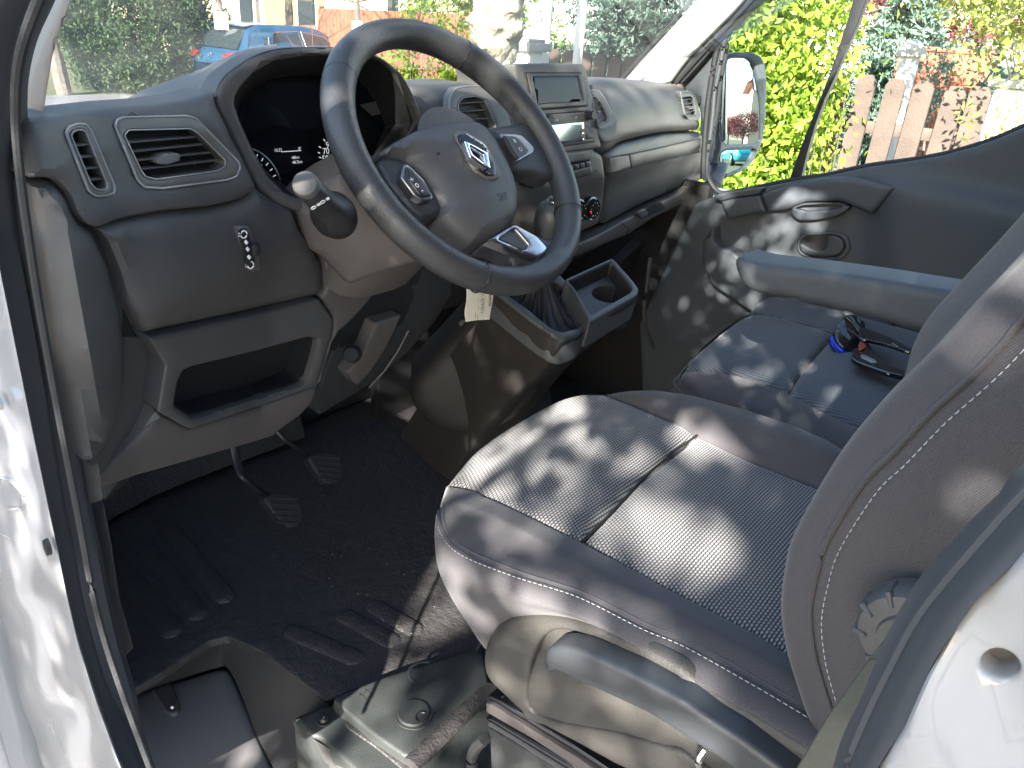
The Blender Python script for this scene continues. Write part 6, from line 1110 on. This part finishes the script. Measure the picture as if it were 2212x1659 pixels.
# lime shrub right outside the window and pale shrub at far right
lb_ = PX(3.3)(1755, 300)*np.array([1, 1, 0]); t = thing('lime_hedge_shrub', 'tall bright lime-green shrub filling the middle of the door window', 'shrub', lb_)
Cc = []
for k in range(640):
    z = RNG.uniform(.15, 2.6); hw = np.interp(z, [.2, .9, 1.2, 1.45, 1.6, 1.8, 2.4], [.22, .24, .27, .31, .33, .33, .28])
    a = RNG.uniform(0, 2*pi); r_ = sqrt(RNG.uniform(.05, 1)); Cc.append(lb_+np.array([cos(a)*r_*.36, sin(a)*r_*hw*1.2+.30, z]))
Cc = np.array(Cc); P = np.repeat(Cc, 38, 0)+RNG.normal(size=(len(Cc)*38, 3))*.07; leaves('foliage', M['lime'], P, .055, t, aspect=.45, up=.4); branches(lb_, Cc[Cc[:, 2] > 1.1], .008, M['stem'], t, 'stems', 22)
shrub('red_shrub', 'dark red leaved shrub behind the fence at the top right', 'shrub', AT(2040, 20, 8.5)*np.array([1, 1, 0]), AT(2030, 10, 8.5), (.85, .85, .48), M['redleaf'], 120, 60, .12, .05, stems=20)
lb2 = PX(4.4)(2200, 100)*np.array([1, 1, 0]); t = thing('yellow_green_tree', 'airy yellow-green bush with pale twigs at the top right corner', 'shrub', lb2+np.array([.3, -.25, 0]))
Cc = [AT(RNG.uniform(1985, 2500), RNG.uniform(-120, 200), RNG.uniform(4.6, 5.6)) for k in range(460)]
Cc = np.array([c for c in Cc if proj(c)[1] < np.interp(proj(c)[0], [1985, 2040, 2100, 2212, 2500], [-60, -10, 25, 90, 140])]+[AT(RNG.uniform(2080, 2300), RNG.uniform(120, 320), RNG.uniform(4.6, 4.9)) for k in range(9)]); P = np.repeat(Cc, 26, 0)+RNG.normal(size=(len(Cc)*26, 3))*.075; leaves('foliage', M['pale_lime'], P, .046, t, aspect=.45); branches(wloc(t)+np.array([0, 0, .8]), Cc, .006, M['twig'], t, 'branch', 20)
shrub('green_shrub', 'small pale green shrub behind the wide pickets, below the ribbed panel', 'shrub', AT(2080, 190, 6.2)*np.array([1, 1, 0]), AT(2085, 165, 6.2), (.4, .4, .27), M['spruce'], 40, 40, .08, .035)
# ---- blue hatchback
def build_car(loc, heading, paint, label, tiny=False, cat='car', plate=True):
    """low-resolution body lofted along its length; x forward, y left"""
    t = thing('parked_car', label, cat, loc); hx = np.array([sin(heading), cos(heading), 0]); hy = np.array([-hx[1], hx[0], 0])
    T_ = lambda V: np.array(loc, float)+np.asarray(V)*.0+.95*(np.asarray(V)[:, :1]*hx+np.asarray(V)[:, 1:2]*hy+np.asarray(V)[:, 2:3]*np.array([0, 0, 1.]))
    L_ = [(0.0, .30, .52, .70, .55, .60), (.05, .22, .60, .80, .82, .74), (.22, .20, .80, .94, .98, .84), (.50, .20, .86, 1.0, 1.40, .60), (.95, .20, .88, 1.01, 1.45, .62), (1.6, .20, .89, 1.0, 1.465, .64), (2.3, .20, .89, .98, 1.42, .62), (2.85, .20, .89, .95, 1.18, .66), (3.15, .20, .88, .93, .99, .72), (3.7, .22, .84, .86, .90, .70), (4.1, .26, .74, .74, .77, .60), (4.27, .34, .56, .60, .62, .48)]
    rows = []
    for x, zb, w, zw, zt, wt in L_:
        zs = zw
        half = [(0, zb), (w*.8, zb), (w*.98, zb+.12), (w, (zb+zs)/2+.05), (w*.965, zs), (wt*.5+w*.965*.5, (zs+zt)/2), (wt, zt-.02), (wt*.6, zt+.012), (0, zt+.02)]
        rows.append([(x, y, z) for y, z in half]+[(x, -y, z) for y, z in half[::-1][1:-1]])
    cl = [r+[r[0]] for r in rows]; A = np.array([catmull(r, 3) for r in cl]); B = np.array([catmull(A[:, j], 4) for j in range(A.shape[1])]).transpose(1, 0, 2)
    a_, b_ = B.shape[:2]; V = B.reshape(-1, 3); Fc = [(i*b_+j, i*b_+j+1, (i+1)*b_+j+1, (i+1)*b_+j) for i in range(a_-1) for j in range(b_-1)]+[tuple(range(b_-1)), tuple((a_-1)*b_+k for k in range(b_-1))[::-1]]
    obj('body', T_(V), Fc, paint, t, smooth=50)
    def side(x, z, sgn):   # point on the car side at given x,z
        xs = [r[0] for r in L_]; w = np.interp(x, xs, [r[2] for r in L_])*.965; zw = np.interp(x, xs, [r[3] for r in L_]); zt = np.interp(x, xs, [r[4] for r in L_]); wt = np.interp(x, xs, [r[5] for r in L_]); k = np.clip((z-zw)/(zt-zw+1e-6), 0, 1); return (x, sgn*(w+(wt-w)*k+.012), z)
    def patch(name, pts, m, off=.0, parent=t, n=6):
        P_ = np.array(pts); out = []
        for i in range(n+1):
            u = i/n; a = P_[0]*(1-u)+P_[1]*u; b = P_[3]*(1-u)+P_[2]*u; out.append([a*(1-v)+b*v for v in np.linspace(0, 1, 4)])
        V, Fc = grid(out); V, Fc = thick(V, Fc, (0, 0, -.004)); return obj(name, T_(V), Fc, m, parent)
    for sgn in (-1, 1):
        for q_ in (((.62, 1.03), (.78, 1.01), (.86, 1.24), (.80, 1.24)), ((.85, 1.01), (1.68, 1.0), (1.66, 1.37), (1.02, 1.33)), ((1.74, 1.0), (2.72, .98), (2.36, 1.28), (1.74, 1.365))):
            gl_ = patch('side_window', [side(x, z, sgn) for x, z in q_], M['darkglass'])
            V, Fc = tube([side(x, z, sgn*1.004) for x, z in q_], .010, 5, closed=True); obj('window_trim', T_(V), Fc, M['silver'], gl_)
        V, Fc = tube([(2.72, sgn*.93, 1.02), (2.68, sgn*1.0, 1.05), (2.68, sgn*1.03, 1.04)], [.03, .07, .05], 8); obj('door_mirror', T_(V), Fc, paint, t)
        for x in (.72, 3.42):
            V, Fc = cyl((x, sgn*.70, .32), (x, sgn*.90, .32), .32, .32, 28); wl = obj('wheel', T_(V), Fc, M['rubber'], t); V, Fc = cyl((x, sgn*.895, .32), (x, sgn*.91, .32), .21, .19, 20); obj('rim', T_(V), Fc, M['silver'], wl)
        for x, w_ in ((1.35, .05), (2.2, .05)): V, Fc = rbox((x, sgn*.90, .9), (.16, .03, .025), .008); obj('door_handle', T_(V), Fc, paint, t)
        # rear lamp
        tl = bpy.data.materials.get('tail_lamp_red') or mat('tail_lamp_red', (.5, .015, .01), .12, coat=.5)
        V, Fc = smoothgrid([[(.03, sgn*.42, .90), (.04, sgn*.62, .93), (.16, sgn*.80, .94), (.36, sgn*.875, .93)], [(-.02, sgn*.42, .87), (-.015, sgn*.62, .86), (.12, sgn*.83, .85), (.34, sgn*.90, .88)], [(.0, sgn*.46, .82), (.0, sgn*.62, .79), (.12, sgn*.83, .78), (.26, sgn*.885, .82)]], 4, 4); V, Fc = thick(V, Fc, (.05, 0, 0)); obj('tail_lamp', T_(V), Fc, tl, t)
    rwV, Fc = smoothgrid([[(.20, -.62, .99), (.185, 0, 1.0), (.20, .62, .99)], [(.32, -.60, 1.18), (.30, 0, 1.2), (.32, .60, 1.18)], [(.445, -.54, 1.35), (.43, 0, 1.37), (.445, .54, 1.35)]], 5, 5); V, Fc = thick(rwV-np.array([.035, 0, -.01]), Fc, (.03, 0, 0)); rw = obj('rear_window', T_(V), Fc, M['darkglass'], t)
    V, Fc = tube([(.15, 0, 1.0), (.17, -.2, 1.04), (.20, -.36, 1.05)], .009, 6); obj('wiper', T_(V), Fc, M['black'], rw)
    V, Fc = smoothgrid([[(.38, -.60, 1.40), (.36, 0, 1.425), (.38, .60, 1.40)], [(.60, -.60, 1.435), (.58, 0, 1.46), (.60, .60, 1.435)]], 5, 3); V, Fc = thick(V, Fc, (.02, 0, .02)); obj('spoiler', T_(V), Fc, paint, t)
    if plate:
        V, Fc = rbox((.0, 0, .52), (.03, .52, .11), .005); obj('number_plate', T_(V), Fc, M['whitepost'], t)
        e = T_(np.array([[-.0, .0, .86]]))[0]; V, Fc = tube([e+hy*cos(a)*.045+np.array([0, 0, sin(a)*.045]) for a in np.linspace(0, 2*pi, 14)[:-1]], .008, 6, closed=True); obj('emblem', V, Fc, M['chrome'], t)
        V, Fc = text('', 'L E O N', None, None, T_(np.array([[-.035, .0, .745]]))[0], -hy, (0, 0, 1), .085, raw=True, depth=.004); obj('model_lettering', V, Fc, M['silver'], t, smooth=0)
        V, Fc = rbox((.05, 0, .36), (.10, 1.3, .16), .04); obj('bumper_insert', T_(V), Fc, M['black'], t)
    return t
bluep = mat('blue_car_paint', (.02, .085, .17), .22, metal=.3, coat=.8)
carpos = AT(448, 60, 16.8); carpos[2] = 0
build_car(tuple(carpos), radians(86), bluep, 'blue hatchback parked beyond the windscreen with red tail lamps')
# ---- what the wing mirror sees behind the van
teal = mat('teal_car_paint', (.01, .25, .30), .25, coat=.8)
c = MIR(1613, 290, 64); c[0] -= 3; c[2] = 0
t = thing('terraced_house', 'cream house with brown-red roof, seen at the right of the wing mirror glass', 'house', (c[0]+7, c[1], 0)); V, Fc = rbox((c[0]+6, c[1]-4, 2.6), (6, 16, 5.2), .02); obj('wall', V, Fc, M['cream'], t)
V = np.array([[x, y, z] for y in (c[1]-12.5, c[1]+4.5) for x, z in ((c[0]+2.5, 5.1), (c[0]+9.5, 5.1), (c[0]+6, 7.6))]); obj('roof', V, [(0, 1, 2), (3, 5, 4), (0, 2, 5, 3), (1, 4, 5, 2), (0, 3, 4, 1)], M['redfence'], t, smooth=0)
for k in range(3):
    V, Fc = rbox((c[0]+2.98, c[1]-9+k*4.5, 3.6), (.08, 1.3, 1.4), .01); w_ = obj('window', V, Fc, M['whitepost'], t); V, Fc = rbox((c[0]+2.93, c[1]-9+k*4.5, 3.6), (.04, 1.1, 1.2), .005); obj('pane', V, Fc, M['darkglass'], w_)
for i, (px_, dd_, r_) in enumerate(((1606, 50, .95), (1574, 60, .7))):
    c = MIR(px_, 288, dd_); b = c*np.array([1, 1, 0]); lab = ('red leaved street tree seen in the middle of the wing mirror', 'smaller red leaved street tree at the left of the wing mirror')[i]
    t = thing('red_leaved_tree', lab, 'tree', b, 'red trees in the mirror'); V, Fc = tube([b, b+np.array([0, 0, 1.6])], [.09, .06], 8); obj('trunk', V, Fc, M['bark'], t); P, C2 = clumps(b+np.array([0, 0, 2.1]), (r_, r_, r_*.8), 90, 40, .3); leaves('foliage', M['redleaf'], P, .10, t); branches(b+np.array([0, 0, 1.4]), C2, .03, M['bark'], t, 'branch', 25)
v_ = ray(1594, 353); v_ = v_-2*(v_@mn2)*mn2; _pm = PL(c2_, mn2)(1594, 353); c = _pm+v_*min(90, -_pm[2]/v_[2] if v_[2] < 0 else 90); 
build_car((c[0]-.3, c[1], 0), radians(2), teal, 'teal car parked behind the van, seen small in the lower mirror glass', plate=False)

# ---- street tree standing left of the van: its crown throws the dappled shade
SD = np.array(SUN); sc_ = np.array([-.3, .42, 1.15]); ctrT = sc_+SD*3.4
t = thing('street_tree', 'leafy street tree left of the van whose low crown throws dappled shade', 'tree', (ctrT[0]-1.2, ctrT[1]-.9, 0))
b = wloc(t); V, Fc = tube(catmull([b, b+np.array([.05, .1, 1.2]), b+np.array([.2, 0, 2.4]), b+np.array([.5, .3, 3.6])], 5), np.linspace(.16, .08, 16), 10); obj('trunk', V, Fc, M['plane_bark'], t)
P, C2 = clumps(ctrT+np.array([0, .1, .1]), (.7, 1.5, 1.15), 165, 9, .055, .0)
P2 = ctrT+np.array([0, .1, .1])+RNG.uniform(-1, 1, (520, 3))*np.array([.5, 1.4, 1.1]); ks = [P, P2]
for tgt, r_, n_ in (((-.56, .87, 1.42), .11, 260), ((.92, .98, 1.15), .13, 300), ((.92, .95, .9), .14, 300), ((.85, 1.1, .9), .2, 250), ((-.0, .32, 1.42), .075, 200), ((-.0, .20, 1.42), .06, 120), ((.92, .52, 1.25), .07, 240), ((.92, .58, 1.12), .07, 200), ((.92, .52, 1.40), .06, 160), ((.92, .78, 1.0), .12, 160), ((-.6, .85, 1.6), .12, 200), ((-.45, .9, 1.25), .12, 200), ((-.45, 1.1, .75), .22, 350), ((-1.0, -.02, 1.5), .10, 120), ((-.05, .68, 1.25), .12, 230), ((.12, .76, 1.28), .10, 180), ((0, .86, 1.0), .14, 260), ((-.65, .35, .95), .10, 150), ((-.9, .8, 1.75), .07, 80)):
    c = np.array(tgt)+SD*3.4; ks.append(c+RNG.normal(size=(n_, 3))*np.array([.3, 1, 1])*r_)  # extra leaf clumps added out of view to shade chosen spots in the cab
for y0, y1, z0, z1, n_ in ((.66, 1.35, .3, 1.62, 3200), (-.22, .03, 1.15, 1.5, 750)):
    q_ = RNG.uniform(0, 1, (n_, 3)); B3 = np.stack([-.99+0*q_[:, 0], y0+(y1-y0)*q_[:, 1], z0+(z1-z0)*q_[:, 2]], 1); k3 = ~((B3[:, 2] > 1.3) & (B3[:, 1] > .5) & (B3[:, 1] < .76)); ks.append((B3+SD*(2.6+q_[:, :1]*.8))[k3])  # dense leaf sheets added out of view to keep the white door frames shaded
P = np.vstack(ks); leaves('foliage', M['green'], P, .052, t, aspect=.7); branches(b+np.array([.4, .2, 2.9]), C2, .018, M['bark'], t, 'branch', 45)
